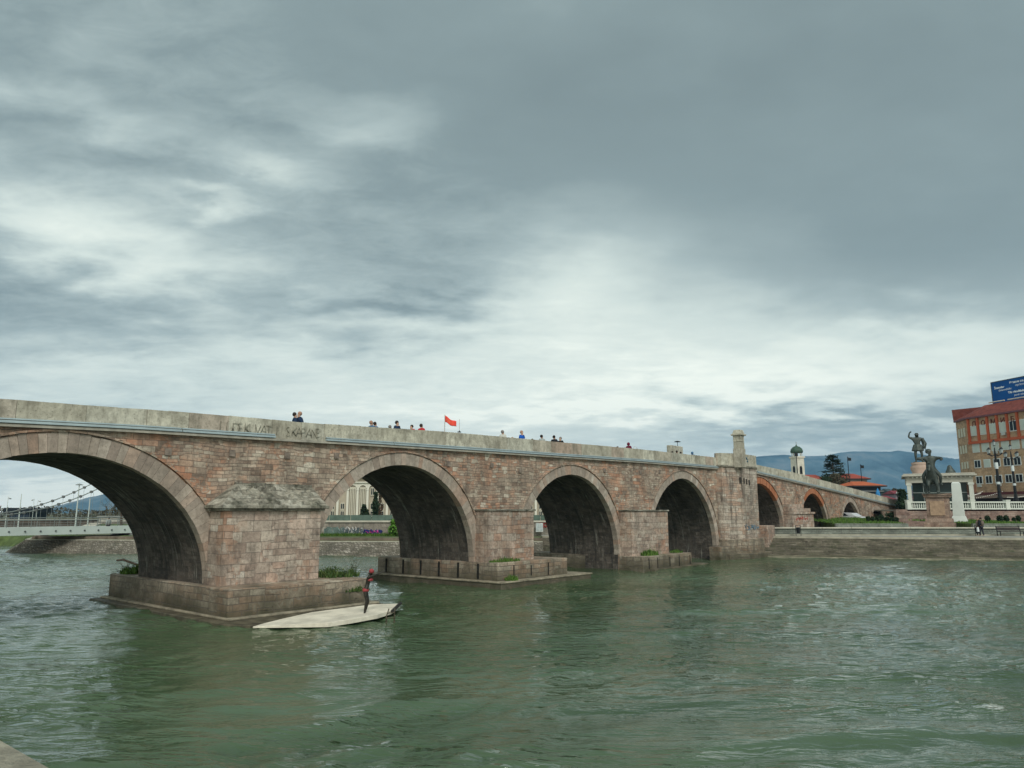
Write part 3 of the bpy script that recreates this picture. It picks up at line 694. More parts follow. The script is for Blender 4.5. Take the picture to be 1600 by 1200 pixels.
for k in range(9):
    a = .15 + .07 * k; cx_ = p.x + W_ * a; cz = zt - .05 - Hf * .48 - .50 * a * (1 - .3 * a)
    m.tube([(cx_ + rg2.uniform(-.02, .02), p.y - .10 * math.sin(a * 6) - .018, cz + rg2.uniform(-.08, .08)) for _ in range(3)], .008, 4)
m.build('emblem', plain('yellow_print', (.75, .35, .12), .7), t)
p = deck_pt(717.5, 1.6); z1 = at(717.5, 655, p.y).z; z2 = at(717.5, 675, p.y).z
t = thing('pole', 'thin pale pole with a dark cross piece right of the red flag', 'pole', p)
MB().tube([p, (p.x, p.y, z1)], .012, 6).build('mast', plain('pale_pole', (.5, .45, .42), .5), t)
MB().box((p.x, p.y, z2), (.22, .06, .05)).box((p.x, p.y, z2 + .05), (.07, .06, .06)).build('cross_bar', BLK, t)
# bicycle-like hoops by the maroon figure
for i, (px, py) in enumerate(((976, 699), (992, 698))):
    p = deck_pt(px, .9); zt = at(px, py, p.y).z; m = MB()
    m.tube([(p.x - .22 + .44 * k / 8, p.y, zt - .22 * (1 - math.sin(math.pi * k / 8))) for k in range(9)], .015, 6).tube([(p.x - .22, p.y, zt - .22), (p.x - .22, p.y, p.z)], .015, 6).tube([(p.x + .22, p.y, zt - .22), (p.x + .22, p.y, p.z)], .015, 6)
    tag(m.build('metal_hoop', plain('pale_pole', (.5, .45, .42), .5)), 'thin pale metal hoop just ' + ('left' if i == 0 else 'right') + ' of the maroon hooded coat', 'hoop', 'pale hoops on the bridge')
# inner turret niche on the far parapet with a small dark parasol
s, _ = fac(1052, 708, WB); zt0 = top(s)
z_t = fac(1052, 697, WB)[1]; t = thing('stone_turret', 'pale stone niche block rising from the far parapet, dark lamp on top', 'turret', BM @ Vector((s, WB - .2, zt0 - 1.2)), BRZ)
m = MB().box((0, 0, .6 + (z_t - zt0 + 1.2 - .6) / 2), (2.6, .5, (z_t - zt0 + 1.2 - .6))).box((-1.9, 0, 1.25), (1.2, .4, .9)).box((-2.9, 0, 1.1), (1.0, .4, .5)).box((0, 0, .3), (2.9, .6, .6)); m.build('block', M_para, t, world=False, bevel=.05)
MB().box((.6, 0, z_t - zt0 + 1.2 + .22), (.04, .04, .5)).lathe([(.35, 0), (.3, .05), (.05, .12)], (.6, 0, z_t - zt0 + 1.2 + .45), 10).build('lamp', BLK, t, world=False)

# ================================================================ WATER
q_ = onz(1552, 1106, 0); q2_ = onz(574, 972, 0); q3_ = onz(250, 985, 0); q4_ = onz(1100, 1060, 0)
FOAM = [(q_.x, q_.y, .42, 1.25), (q_.x - .5, q_.y + .35, .3, 1.0), (q2_.x, q2_.y, 1.0, .75), (q3_.x + 1.5, q3_.y, 1.3, .55), (-19, 33, 1.6, .6), (8, 46, 1.2, .5)]
def water_sheet():
    rgn = np.random.default_rng(4)
    xs = np.concatenate([np.arange(-190, -60, 3.0), np.arange(-60, -24, .4), np.arange(-24, 30, .17), np.arange(30, 62, .35), np.arange(62, 175, 3.0)]); ys = np.concatenate([np.arange(-40, 4, 2.0), np.arange(4, 34, .14), np.arange(34, 84, .3), np.arange(84, 230, 4.0)])
    Xg, Yg = np.meshgrid(xs, ys)
    fl = np.array([.766, -.643])
    Zg = np.zeros_like(Xg)
    wx = Xg + 1.6 * np.sin(Yg * .21 + Xg * .13) + .7 * np.sin(Xg * .6 - Yg * .35); wy = Yg + 1.5 * np.sin(Xg * .19 - Yg * .17) + .6 * np.cos(Xg * .43 + Yg * .52)
    for k in range(64):
        lam = rgn.uniform(1.1, 5.5); a = rgn.normal(0, .75) + math.atan2(fl[1], fl[0]) + (math.pi if rgn.random() < .3 else 0)
        kx, ky = math.cos(a) * 2 * math.pi / lam, math.sin(a) * 2 * math.pi / lam
        Zg += (.0021 * lam ** .7) * np.sin(wx * kx + wy * ky + rgn.uniform(0, 6.28))
    for k in range(46):
        lam = rgn.uniform(.55, 1.5); a = rgn.normal(0, .9) + math.atan2(fl[1], fl[0]) + (math.pi if rgn.random() < .4 else 0)
        kx, ky = math.cos(a) * 2 * math.pi / lam, math.sin(a) * 2 * math.pi / lam
        Zg += .0042 * lam * np.sin(wx * 1.3 * kx + wy * 1.3 * ky + rgn.uniform(0, 6.28)) * (.5 + .5 * np.sin(Xg * rgn.uniform(.1, .5) + Yg * rgn.uniform(.1, .5) + k))
    env = .55 + .45 * np.sin(Xg * .11 + 1.3 * np.sin(Yg * .09)) * np.sin(Yg * .13 + 1.1 * np.sin(Xg * .07) + 1)
    Zg *= (.55 + .9 * np.clip(env, 0, 1))
    # standing waves: curved smooth ridges of the current
    for (cx, cy, L, amp, ang, curv) in ((14, 20, 8, .10, -.10, .02), (9, 15, 7, .07, .06, .02), (24, 24, 9, .09, -.2, .01), (6, 27, 6, .06, .1, .03), (-4, 17, 6, .05, .1, .02), (19, 15.2, 3, .09, .25, .02), (12, 33, 9, .07, 0, .01), (26, 34, 10, .07, -.1, 0)):
        u = (Xg - cx) * math.cos(ang) + (Yg - cy) * math.sin(ang); v = -(Xg - cx) * math.sin(ang) + (Yg - cy) * math.cos(ang) + curv * u * u
        Zg += amp * np.exp(-(u / L) ** 2 - (v / 1.3) ** 2) * np.sin(v * 3.2 + .5)
    # bow wave and wake ahead of the first pier
    for (cx, cy, rr) in ((-19.5, 33.6, 3.0), (-10.5, 28.2, 2.0), (-4.8, 31, 2.2)):
        d = np.hypot(Xg - cx, Yg - cy); Zg += .06 * np.exp(-(d / rr) ** 2) * np.sin(d * 5)
    nx, ny = len(xs), len(ys)
    me = bpy.data.meshes.new('river_water'); co = np.stack([Xg, Yg, Zg], -1).reshape(-1, 3)
    idx = np.arange(nx * ny).reshape(ny, nx); q = np.stack([idx[:-1, :-1], idx[:-1, 1:], idx[1:, 1:], idx[1:, :-1]], -1).reshape(-1, 4)
    me.vertices.add(len(co)); me.vertices.foreach_set('co', co.ravel()); me.loops.add(q.size); me.loops.foreach_set('vertex_index', q.ravel().astype(np.int32))
    me.polygons.add(len(q)); me.polygons.foreach_set('loop_start', np.arange(0, q.size, 4, dtype=np.int32)); me.polygons.foreach_set('use_smooth', np.ones(len(q), bool)); me.update(calc_edges=True)
    o = bpy.data.objects.new('river_water', me); C.objects.link(o)
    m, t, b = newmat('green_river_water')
    oc = t.node('ShaderNodeTexCoord').outputs['Object']
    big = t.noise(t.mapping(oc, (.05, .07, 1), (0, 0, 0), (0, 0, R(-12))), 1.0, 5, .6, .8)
    geo = t.node('ShaderNodeNewGeometry').outputs['Position']; sp = t.node('ShaderNodeSeparateXYZ'); t.l.new(geo, sp.inputs[0])
    fm = None
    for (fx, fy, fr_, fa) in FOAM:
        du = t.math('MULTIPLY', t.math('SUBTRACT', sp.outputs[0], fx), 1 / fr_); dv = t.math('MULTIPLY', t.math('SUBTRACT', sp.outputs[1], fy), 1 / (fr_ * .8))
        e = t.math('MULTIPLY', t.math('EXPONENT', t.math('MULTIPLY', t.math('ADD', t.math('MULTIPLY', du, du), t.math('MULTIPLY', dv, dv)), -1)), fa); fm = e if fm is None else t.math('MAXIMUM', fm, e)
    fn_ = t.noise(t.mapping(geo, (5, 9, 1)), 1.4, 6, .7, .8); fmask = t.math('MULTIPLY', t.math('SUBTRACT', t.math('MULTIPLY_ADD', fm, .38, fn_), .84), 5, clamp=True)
    bodyc = t.ramp(big, [(.36, (.034, .061, .024)), (.5, (.056, .096, .045)), (.66, (.088, .136, .078))])  # varied river green; its pale patches paint in sky sheen
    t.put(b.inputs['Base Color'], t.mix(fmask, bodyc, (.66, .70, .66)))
    t.ramp(big, [(0, 0.), (1, 1.)])
    b.inputs['IOR'].default_value = 1.5; b.inputs['Specular IOR Level'].default_value = .5
    b.inputs['Roughness'].default_value = .035
    rot = (0, 0, R(-10))
    s1 = t.noise(t.mapping(oc, (1.6, 3.4, 2), rot=rot), 1.3, 6, .62, .9)
    s2 = t.noise(t.mapping(oc, (4.5, 10, 4), rot=(0, 0, R(-8))), 1.5, 5, .65, .6)
    s3 = t.noise(t.mapping(oc, (.35, 1.1, 1), rot=(0, 0, R(6))), 1.2, 3, .5, 1.4)
    s4 = t.noise(t.mapping(oc, (.8, 2.5, 1), (2, 9, 0), (0, 0, R(-12))), 1.2, 3, .5, 1.1); s5 = t.noise(t.mapping(oc, (2.2, 5.5, 1), (7, 1, 0), (0, 0, R(8))), 1.2, 2, .5, .9)
    wind = t.ramp(t.noise(t.mapping(oc, (.10, .26, 1), (5, 2, 0), (0, 0, R(-14))), 1.2, 5, .62, 1.4), [(.42, .15), (.60, 1)])
    fine = t.math('MULTIPLY', t.math('ADD', t.math('MULTIPLY', s1, .28), t.math('MULTIPLY', s2, .10)), wind)
    hh = t.math('ADD', fine, t.math('ADD', t.math('MULTIPLY', s5, .22), t.math('ADD', t.math('MULTIPLY', s4, .75), t.math('MULTIPLY', s3, 1.5))))
    calm = t.ramp(t.noise(t.mapping(oc, (.07, .16, 1), (5, 2, 0), (0, 0, R(-14))), 1.2, 5, .62, 1.2), [(.40, .40), (.60, 1.15)])
    bp = t.node('ShaderNodeBump'); bp.inputs['Distance'].default_value = .105; t.put(bp.inputs['Strength'], calm); t.put(bp.inputs['Height'], hh)
    t.l.new(bp.outputs[0], b.inputs['Normal'])
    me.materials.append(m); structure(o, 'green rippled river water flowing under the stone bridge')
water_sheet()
# ================================================================ DIVING PLATFORM, DIVER
M_conc = plain('pale_smooth_concrete', (.68, .63, .52), .8, 0, .28, 1.1, .3)
pf = [onz(395, 979, .11), onz(513, 973, .2), onz(552, 967, .23), onz(590, 960, .26), onz(613, 953, .28), onz(625, 943, .32), onz(583, 944, .28), onz(487, 956.5, .2), onz(440, 967, .16), onz(412, 974, .12)]
t = thing('diving_platform', 'pale concrete slab tapering along the foot of the nearest pier', 'platform', (pf[3].x, pf[3].y, 0))
m = MB().prism([(p.x, p.y) for p in pf], [p.z - (.06 if i_ in (0, 9) else .16) for i_, p in enumerate(pf)], [p.z for p in pf]); m.build('slab', M_conc, t, bevel=.008)
a, b_ = onz(613, 955, .3), onz(626, 942.5, .36)
MB().tube([a, b_], .07, 6).build('edge_strip', plain('dark_steel_edge', (.03, .028, .025), .6), t)
# ladder in the water
q0 = onz(609, 974, 0)
t = thing('ladder', 'small rusty two legged ladder standing in the water off the slab tip', 'ladder', q0)
M_rust = plain('rusty_iron', (.10, .085, .06), .8, .3, .4, 8)
for dx in (-.12, .14):
    MB().tube([(q0.x + dx, q0.y, -.4), (q0.x + dx * 1.2, q0.y + .05, .25), (q0.x + dx * .9 + .02, q0.y + .25, .50)], .028, 6).build('leg', M_rust, t)
MB().tube([(q0.x - .13, q0.y, .18), (q0.x + .15, q0.y, .2)], .02, 6).tube([(q0.x - .13, q0.y + .1, .36), (q0.x + .15, q0.y + .1, .38)], .02, 6).build('rung', M_rust, t)
# diver sculpture
fz = .16; D0 = onz(569, 962, fz); sc_ = D0.y / F
t = thing('diver_statue', 'dark bronze diving woman with red cap and red swimsuit, arms stretched forward', 'statue', D0)
M_br = plain('dark_bronze_skin', (.045, .042, .036), .42, .5, .35, 6, .2); M_rs = plain('faded_red_paint', (.30, .05, .055), .6, 0, .3, 8)
def dp(px, py, dy=0.0):   # sculptor's grid: pixels turned into metres around the feet
    return ((px - 569) * sc_, dy, (962 - py) * sc_ * 1.02)
N = {'pel': (*dp(571, 924), .105, .12), 'wai': (*dp(572.5, 917.5), .075, .085), 'che': (*dp(574, 910), .10, .125), 'nek': (*dp(575.5, 904.5), .045), 'hed': (*dp(577.5, 899), .085), 'top': (*dp(578.5, 896.5), .06), 'nos': (*dp(581.8, 900), .02)}
for sd, ty in (('l', -1), ('r', 1)):
    N.update({'hip' + sd: (*dp(570, 929, .085 * ty), .085), 'kne' + sd: (*dp(573.5 + ty * .8, 942, .06 * ty), .052), 'cal' + sd: (*dp(571.5 + ty * .8, 948, .06 * ty), .046), 'ank' + sd: (*dp(569.5, 959, .045 * ty), .03), 'toe' + sd: (*dp(573, 961.8, .05 * ty), .025),
              'sho' + sd: (*dp(574, 907, .16 * ty), .052), 'elb' + sd: (*dp(584.5, 903, .13 * ty), .032), 'wri' + sd: (*dp(594, 899.5, .06 * ty), .022), 'han' + sd: (*dp(599.5, 897.8, .03 * ty), .016)})
ch = [('pel', 'wai'), ('wai', 'che'), ('che', 'nek'), ('nek', 'hed'), ('hed', 'top')]
for s_ in 'lr': ch += [('pel', 'hip' + s_), ('hip' + s_, 'kne' + s_), ('kne' + s_, 'cal' + s_), ('cal' + s_, 'ank' + s_), ('ank' + s_, 'toe' + s_), ('che', 'sho' + s_), ('sho' + s_, 'elb' + s_), ('elb' + s_, 'wri' + s_), ('wri' + s_, 'han' + s_)]
skin_from(N, ch, 'body', M_br, t, 0, 2)
m = MB(); m.ball(dp(578, 898.2), (.105, .10, .095), 12); m.build('swim_cap', M_rs, t, smooth=True, world=False)
m = MB(); m.ball(dp(576, 910.5), (.13, .155, .075), 12); m.build('swim_top', M_rs, t, smooth=True, world=False)
m = MB(); m.ball(dp(570, 925.5), (.135, .165, .105), 12); m.build('swim_trunks', M_rs, t, smooth=True, world=False)
MB().lathe([(.10, -.9), (.10, -.02), (.16, 0), (.16, .03)], (0, 0, -.03), 12).build('post', M_rust, t, world=False)
# ================================================================ VEGETATION HELPERS
def leafmat(name, a, b_, c): return attrmat(name, [(0, a), (.5, b_), (1, c)], .8, 0, dark=(.02, .03, .012), bump=0)
M_grass = leafmat('bright_grass', (.055, .125, .018), (.09, .19, .03), (.15, .25, .05)); M_weed = leafmat('weed_leaves', (.035, .075, .018), (.065, .125, .03), (.13, .17, .05))
M_dark = leafmat('dark_evergreen', (.012, .028, .014), (.025, .05, .025), (.045, .08, .04)); M_ced = leafmat('cedar_needles', (.014, .03, .024), (.03, .055, .045), (.05, .085, .065)); M_oliv = leafmat('olive_twigs', (.06, .055, .035), (.10, .085, .055), (.13, .12, .08))
M_bark = plain('bark', (.09, .07, .055), .95, 0, .3, 6, .4); M_ivy = leafmat('ivy_leaves', (.06, .16, .02), (.10, .25, .03), (.18, .34, .06)); M_ivr = leafmat('rusty_creeper', (.16, .06, .04), (.12, .08, .05), (.07, .08, .04))
def blades(mb, c, rx, ry, h, n, rg, rot=0):
    for k in range(n):
        a = rg.uniform(0, 6.28); q = math.sqrt(rg.random()); x, y = rx * q * math.cos(a), ry * q * math.sin(a)
        x, y = x * math.cos(rot) - y * math.sin(rot), x * math.sin(rot) + y * math.cos(rot)
        hh = h * rg.uniform(.4, 1.1) * (1.1 - .6 * q); lx, ly = rg.gauss(0, .3) * hh, rg.gauss(0, .3) * hh; w_ = h * .07
        th = rg.uniform(0, 3.14); dx, dy = math.cos(th) * w_, math.sin(th) * w_; z = c[2]; X_, Y_ = c[0] + x, c[1] + y
        mb.add([(X_ - dx, Y_ - dy, z), (X_ + dx, Y_ + dy, z), (X_ + dx * .7 + lx * .5, Y_ + dy * .7 + ly * .5, z + hh * .6), (X_ + lx, Y_ + ly, z + hh), (X_ - dx * .7 + lx * .5, Y_ - dy * .7 + ly * .5, z + hh * .6)], [(0, 1, 2, 3, 4)], rg.random())
def tuft(c, rx, ry, h, n, label, seed, rot=0, mat=None, leaf=0, name='grass_tuft', cat='grass'):
    rg = random.Random(seed); m = MB(); blades(m, c, rx, ry, h, n, rg, rot)
    if leaf: m.leaves([(c[0] + rg.gauss(0, rx * .45), c[1] + rg.gauss(0, ry * .45), c[2] + abs(rg.gauss(0, h * .45))) for _ in range(leaf)], .045, rg)
    return tag(m.build(name, mat or M_weed), label, cat, kind='stuff')
def bl(s, y, z): return tuple(BM @ Vector((s, y, z)))
tuft(bl(-15.0, 8.0, 1.24), .9, .8, .55, 420, 'dark green grass tuft on the far left end of the nearest plinth', 11, BRZ, M_grass)
tuft(bl(-10.4, -.9, 1.24), .55, .7, .50, 260, 'green weeds on the plinth at the right of the nearest pier box', 12, BRZ, M_weed, 240)
tuft(bl(-9.7, -1.4, 1.24), .5, .5, .42, 160, 'lower clump of weeds near the right corner of the nearest plinth', 13, BRZ, M_weed, 160)
tuft(bl(-10.2, -2.72, .7), .7, .05, .3, 120, 'moss and grass hanging from the front of the nearest plinth', 15, BRZ, M_weed, 60)
tuft(bl(1.6, -1.25, 1.36), 1.3, .45, .30, 420, 'long low strip of grass in front of the second pier', 16, BRZ, M_grass)
tuft(bl(1.2, -2.1, .36), .45, .3, .42, 200, 'grass tuft on the low footing of the second pier', 17, BRZ, M_grass)
tuft(bl(18.0, -1.4, 1.02), 1.0, .5, .55, 300, 'grass tuft in front of the third pier', 18, BRZ, M_grass, 100)
tuft(bl(22.6, -1.2, 1.02), .8, .4, .35, 160, 'small grass tuft at the right end of the third plinth', 19, BRZ, M_grass)
tuft(bl(43.0, -1.8, .8), .8, .6, .9, 260, 'bushy green weeds at the right foot of the tower', 20, BRZ, M_weed, 320)
tuft(bl(41.6, -2.2, .45), .8, .4, .5, 160, 'low olive weeds at the waterline below the tower', 21, BRZ, M_oliv, 160)
# driftwood caught on the first plinth
c0 = Vector(bl(-14.9, 8.4, .85)); t = thing('driftwood', 'tangle of bare driftwood branches caught behind the nearest pier', 'driftwood', c0)
rg = random.Random(9); m = MB()
m.tube([c0 + Vector(v) for v in ((-1.3, .3, .95), (-.9, .1, 1.0), (-.1, 0, .75), (.8, -.2, .62), (1.6, -.3, .5))], [.05, .06, .055, .05, .04], 7); m.tube([c0 + Vector(v) for v in ((-.7, .2, -.4), (-.35, .1, .35), (-.1, 0, .75))], [.07, .06, .05], 6); m.build('log', plain('pale_driftwood', (.20, .15, .12), .9, 0, .3, 5, .4), t)
m = MB()
for k in range(130):
    a = Vector((rg.uniform(-1.1, 1.2), rg.uniform(-.3, .4), rg.uniform(-.3, .55))); d = Vector((rg.gauss(0, .4), rg.gauss(0, .2), rg.gauss(.05, .25))); m.tube([c0 + a, c0 + a + d * .6 + Vector((0, 0, .05)), c0 + a + d], [.02, .014, .007], 4)
m.build('twigs', plain('twig_grey', (.17, .16, .15), .9), t)
# thin dry weed on the nearest plinth corner
c0 = Vector(bl(-9.4, -1.4, 1.24)); rg = random.Random(31); m = MB()
for k in range(7):
    d = Vector((rg.gauss(0, .25), rg.gauss(0, .1), rg.uniform(.6, 1.0))); m.tube([c0, c0 + d * .5 + Vector((rg.gauss(0, .06), 0, 0)), c0 + d], [.01, .008, .004], 4)
    for j in range(10): e = c0 + d * rg.uniform(.4, 1.05); m.leaves([(e.x + rg.gauss(0, .05), e.y, e.z + rg.gauss(0, .04))], .03, rg)
tag(m.build('dry_weed', plain('dry_weed_stem', (.07, .075, .05), .9)), 'tall thin dry weed rising from the corner of the nearest plinth', 'weed')

# ================================================================ BANKS AND GROUND
ZW, ZP = 1.72, 2.32      # river walk, upper plaza
SHORE = [(-160, 100), (-100, 97), (-66, 97), (-60, 92), (-54, 80.5), (-52.5, 78.6), (-43, 77.6), (-30, 75), (-14, 73), (8, 72.6), (23.3, 72.2), (34, 69.5), (46, 66.4), (62, 61), (95, 48), (160, 20)]
def rowoff(poly, d):
    out = []
    for i, p in enumerate(poly):
        a = Vector(poly[max(i - 1, 0)]); b_ = Vector(poly[min(i + 1, len(poly) - 1)]); n = (b_ - a).normalized(); n = Vector((-n.y, n.x)); out.append((p[0] + n.x * d, p[1] + n.y * d))
    return out
def strip(mb, A, za, Bp, zb):
    for i in range(len(A) - 1):
        mb.add([(*A[i], za), (*A[i + 1], za), (*Bp[i + 1], zb), (*Bp[i], zb)], [(0, 1, 2, 3)])
def densify(poly, step=1.5):
    out = [poly[0]]
    for a, b_ in zip(poly, poly[1:]):
        k = max(1, int(math.dist(a, b_) / step))
        out += [(a[0] + (b_[0] - a[0]) * i / k, a[1] + (b_[1] - a[1]) * i / k) for i in range(1, k + 1)]
    return out
M_step = masonry('mossy_river_steps', 1.3, .24, [(0, (.08, .075, .056)), (.4, (.125, .115, .085)), (.7, (.16, .145, .11)), (1, (.22, .20, .155))], streak=.35, grime=(.05, .06, .03), grime_amt=.8, msize=.015, bump=.7)
DS = [p for p in SHORE if p[0] >= -2] ; DS = [(3.0, 72.7)] + DS[1:] if DS[0][0] < 3 else [(3.0, 72.7)] + DS
DS = densify(DS, 2.0); m = MB(); z = -.6; d = 0.0
NST = 7; rise = (ZW - .25) / NST
strip(m, DS, -.6, DS, .16); strip(m, DS, .16, rowoff(DS, .9), .18); d = .9; z = .18
for k in range(NST):
    strip(m, rowoff(DS, d), z, rowoff(DS, d + .03), z + rise - .03 * 0); strip(m, rowoff(DS, d + .03), z + rise, rowoff(DS, d + .42), z + rise + .004); d += .42; z += rise
structure(m.build('river_steps', M_step), 'long mossy stone steps going down into the river right of the tower'); m = MB()
for k in range(NST + 1):
    dd = .9 + .42 * k if k else .0; zz_ = .18 + rise * k if k else .2
    A = rowoff(DS, dd - .12); Bq = rowoff(DS, dd + .1)
    for i in range(len(DS) - 1):
        rr = random.random(); m.hexa([(*A[i], zz_ - .075), (*A[i + 1], zz_ - .075), (*Bq[i + 1], zz_ - .075), (*Bq[i], zz_ - .075), (*A[i], zz_ + .01), (*A[i + 1], zz_ + .01), (*Bq[i + 1], zz_ + .01), (*Bq[i], zz_ + .01)], rr)
structure(m.build('step_edges', attrmat('pale_step_edge', [(0, (.13, .12, .085)), (.5, (.21, .19, .14)), (1, (.30, .275, .21))], blotch=.5, dark=(.06, .07, .035), nscale=1.2)), 'paler edges of the river steps')  # step edges coloured paler than the risers
dtop = d; m = MB(); strip(m, rowoff(DS, dtop - .02), z + .0, rowoff(DS, dtop - .02), ZW + .12); strip(m, rowoff(DS, dtop - .02), ZW + .12, rowoff(DS, dtop + .5), ZW + .12)
structure(m.build('kerb', plain('pale_kerb_stone', (.36, .34, .27), .9, 0, .25, 1.2, .3)), 'pale stone kerb along the top of the river steps')
# waterline pale lip
m = MB(); 
for a, b_ in zip(DS, DS[1:]):
    n_ = rowoff([a, b_], -.25); m.hexa([(*n_[0], -.5), (*n_[1], -.5), (*b_, -.5), (*a, -.5), (*n_[0], .10), (*n_[1], .10), (*b_, .10), (*a, .10)])
structure(m.build('waterline_ledge', plain('wet_pale_ledge', (.26, .24, .18), .7, 0, .4, 1.5)), 'low pale ledge of the river steps at the waterline')
# rubble revetment upstream (left of the bridge)
US = densify([p for p in SHORE if p[0] <= 3.1 and p[0] >= -60] + [(3.0, 72.7)], .7); rg = random.Random(8)
M_rub = masonry('rubble_revetment', .34, .24, [(0, (.15, .135, .105)), (.5, (.24, .215, .175)), (1, (.36, .33, .28))], streak=.1, grime=(.07, .075, .045), grime_amt=.6, jit=.16, msize=.035, bump=1, mortar=(.07, .065, .05))
m = MB(); rows = []
for j in range(7):
    f_ = j / 6; rows.append([(x, y, -.4 + (1.30 + .4) * f_ + (rg.uniform(-.04, .04) if 0 < j < 6 else 0)) for x, y in rowoff(US, 2.2 * f_ - .4)])
for ra, rb in zip(rows, rows[1:]):
    for i in range(len(ra) - 1): m.add([ra[i], ra[i + 1], rb[i + 1], rb[i]], [(0, 1, 2, 3)])
structure(m.build('river_embankment', M_rub), 'sloping rubble stone embankment seen through the bridge arches')
m = MB(); A = rowoff(US, 1.8); Bq = rowoff(US, 2.2); strip(m, A, 1.34, Bq, 1.35); strip(m, rowoff(US, 1.78), 1.25, A, 1.34)
structure(m.build('path', plain('pale_path_edge', (.42, .40, .33), .9, 0, .2, 1)), 'pale narrow path edge on top of the rubble embankment')
m = MB(); strip(m, Bq, 1.35, rowoff(US, 6.2), 1.66)
M_lawn = plain('mown_lawn', (.085, .12, .04), .95, 0, .5, .9, .5); structure(m.build('lawn', M_lawn), 'green grass strip between the embankment and the graffiti wall')
kb = MB(); Ka, Kb = rowoff(US, 2.5), rowoff(US, 3.1)
for i in range(len(Ka) - 1): kb.hexa([(*Ka[i], 1.2), (*Ka[i + 1], 1.2), (*Kb[i + 1], 1.2), (*Kb[i], 1.2), (*Ka[i], 1.66), (*Ka[i + 1], 1.66), (*Kb[i + 1], 1.68), (*Kb[i], 1.68)])
structure(kb.build('kerb', plain('brown_kerb', (.16, .13, .10), .9, 0, .35, 1.5, .3)), 'dark brown kerb behind the pale path edge above the rubble embankment')
# ground sheets
def flat(poly, z, name, mat, label):
    m = MB(); n = len(poly); a = sum(poly[i][0] * poly[(i + 1) % n][1] - poly[(i + 1) % n][0] * poly[i][1] for i in range(n))
    f_ = list(range(n)) if a > 0 else list(range(n))[::-1]; m.add([(*p, z) for p in poly], [f_]); return structure(m.build(name, mat), label)
M_pave = plain('grey_paving', (.28, .28, .25), .9, 0, .2, .8, .2); M_gr2 = plain('distant_ground', (.12, .13, .075), .95, 0, .4, .02)
walk_in = rowoff(DS, dtop + .48)
DW = [(4, 79.5), (30, 79.5), (62, 79.5), (120, 79.5), (170, 60)]
flat([p for p in walk_in] + [(175, 79.5)] + [(3.0, 79.5)], ZW + .1, 'river_walk', M_pave, 'grey paved river walk above the steps')
flat([(3.0, 79.8), (400, 79.8), (9000, 3000), (9000, 9000), (-9000, 9000), (-9000, 3000), (-300, 140), (-62, 99.5), (-50, 86.4), (-30, 81.1), (-14, 79.1), (3, 78.9)], 1.64, 'ground', M_gr2, 'flat ground beyond the river reaching to the hills')
flat([(20, 79.8), (300, 79.8), (420, 260), (24, 260)], ZP, 'plaza', plain('plaza_paving', (.33, .32, .28), .9, 0, .15, .5), 'paved plaza between the river walk and the buildings')
# bank edge far left, beyond the little inlet
FL = densify([p for p in SHORE if p[0] <= -59.9], 4); m = MB(); strip(m, FL, -.6, rowoff(FL, 1.5), 1.1); strip(m, rowoff(FL, 1.5), 1.1, rowoff(FL, 7), 1.66)
structure(m.build('grass_bank', M_lawn), 'low grassy bank at the far left beyond the footbridge')
# low wall along the river walk
M_gwall = masonry('grey_green_wall', 1.4, .3, [(0, (.16, .185, .16)), (.5, (.205, .235, .205)), (1, (.25, .275, .24))], streak=.5, grime=(.12, .135, .115), grime_amt=.4, jit=.02)
yw = 78.2
t = thing('river_walk_wall', 'long low grey green wall with pale coping along the river walk', 'wall', (60, yw, ZW)); 
m = MB().box((96, yw + .25, (ZW + ZP) / 2 + .05), (146, .5, ZP - ZW + .3)); m.build('wall', M_gwall, t)
m = MB()
for k in range(48): m.box((23 + 3.04 * (k + .5), yw + .2, ZP + .27), (3.0, .75, .12))
m.each('coping', plain('pale_coping', (.50, .48, .40), .9, 0, .2, 1, .2), t, bevel=.01)
# pale band at the foot of the wall (bench plinth course)
m = MB().box((96, yw - .35, ZW + .16), (146, .5, .14)); m.build('base_course', plain('pale_kerb_stone', (.36, .34, .27)), t)
# same wall continues upstream behind arch three
t = thing('low_wall_behind_arch', 'low grey wall with pale coping seen through the third arch', 'wall', (8, 80, 1.6))
MB().box((9.5, 79.2, 1.95), (9, .5, .7)).build('wall', M_gwall, t); MB().box((9.5, 79.15, 2.36), (9.2, .7, .12)).box((9.5, 78.7, 1.72), (9.2, .6, .12)).build('coping', plain('pale_coping', (.50, .48, .40)), t)
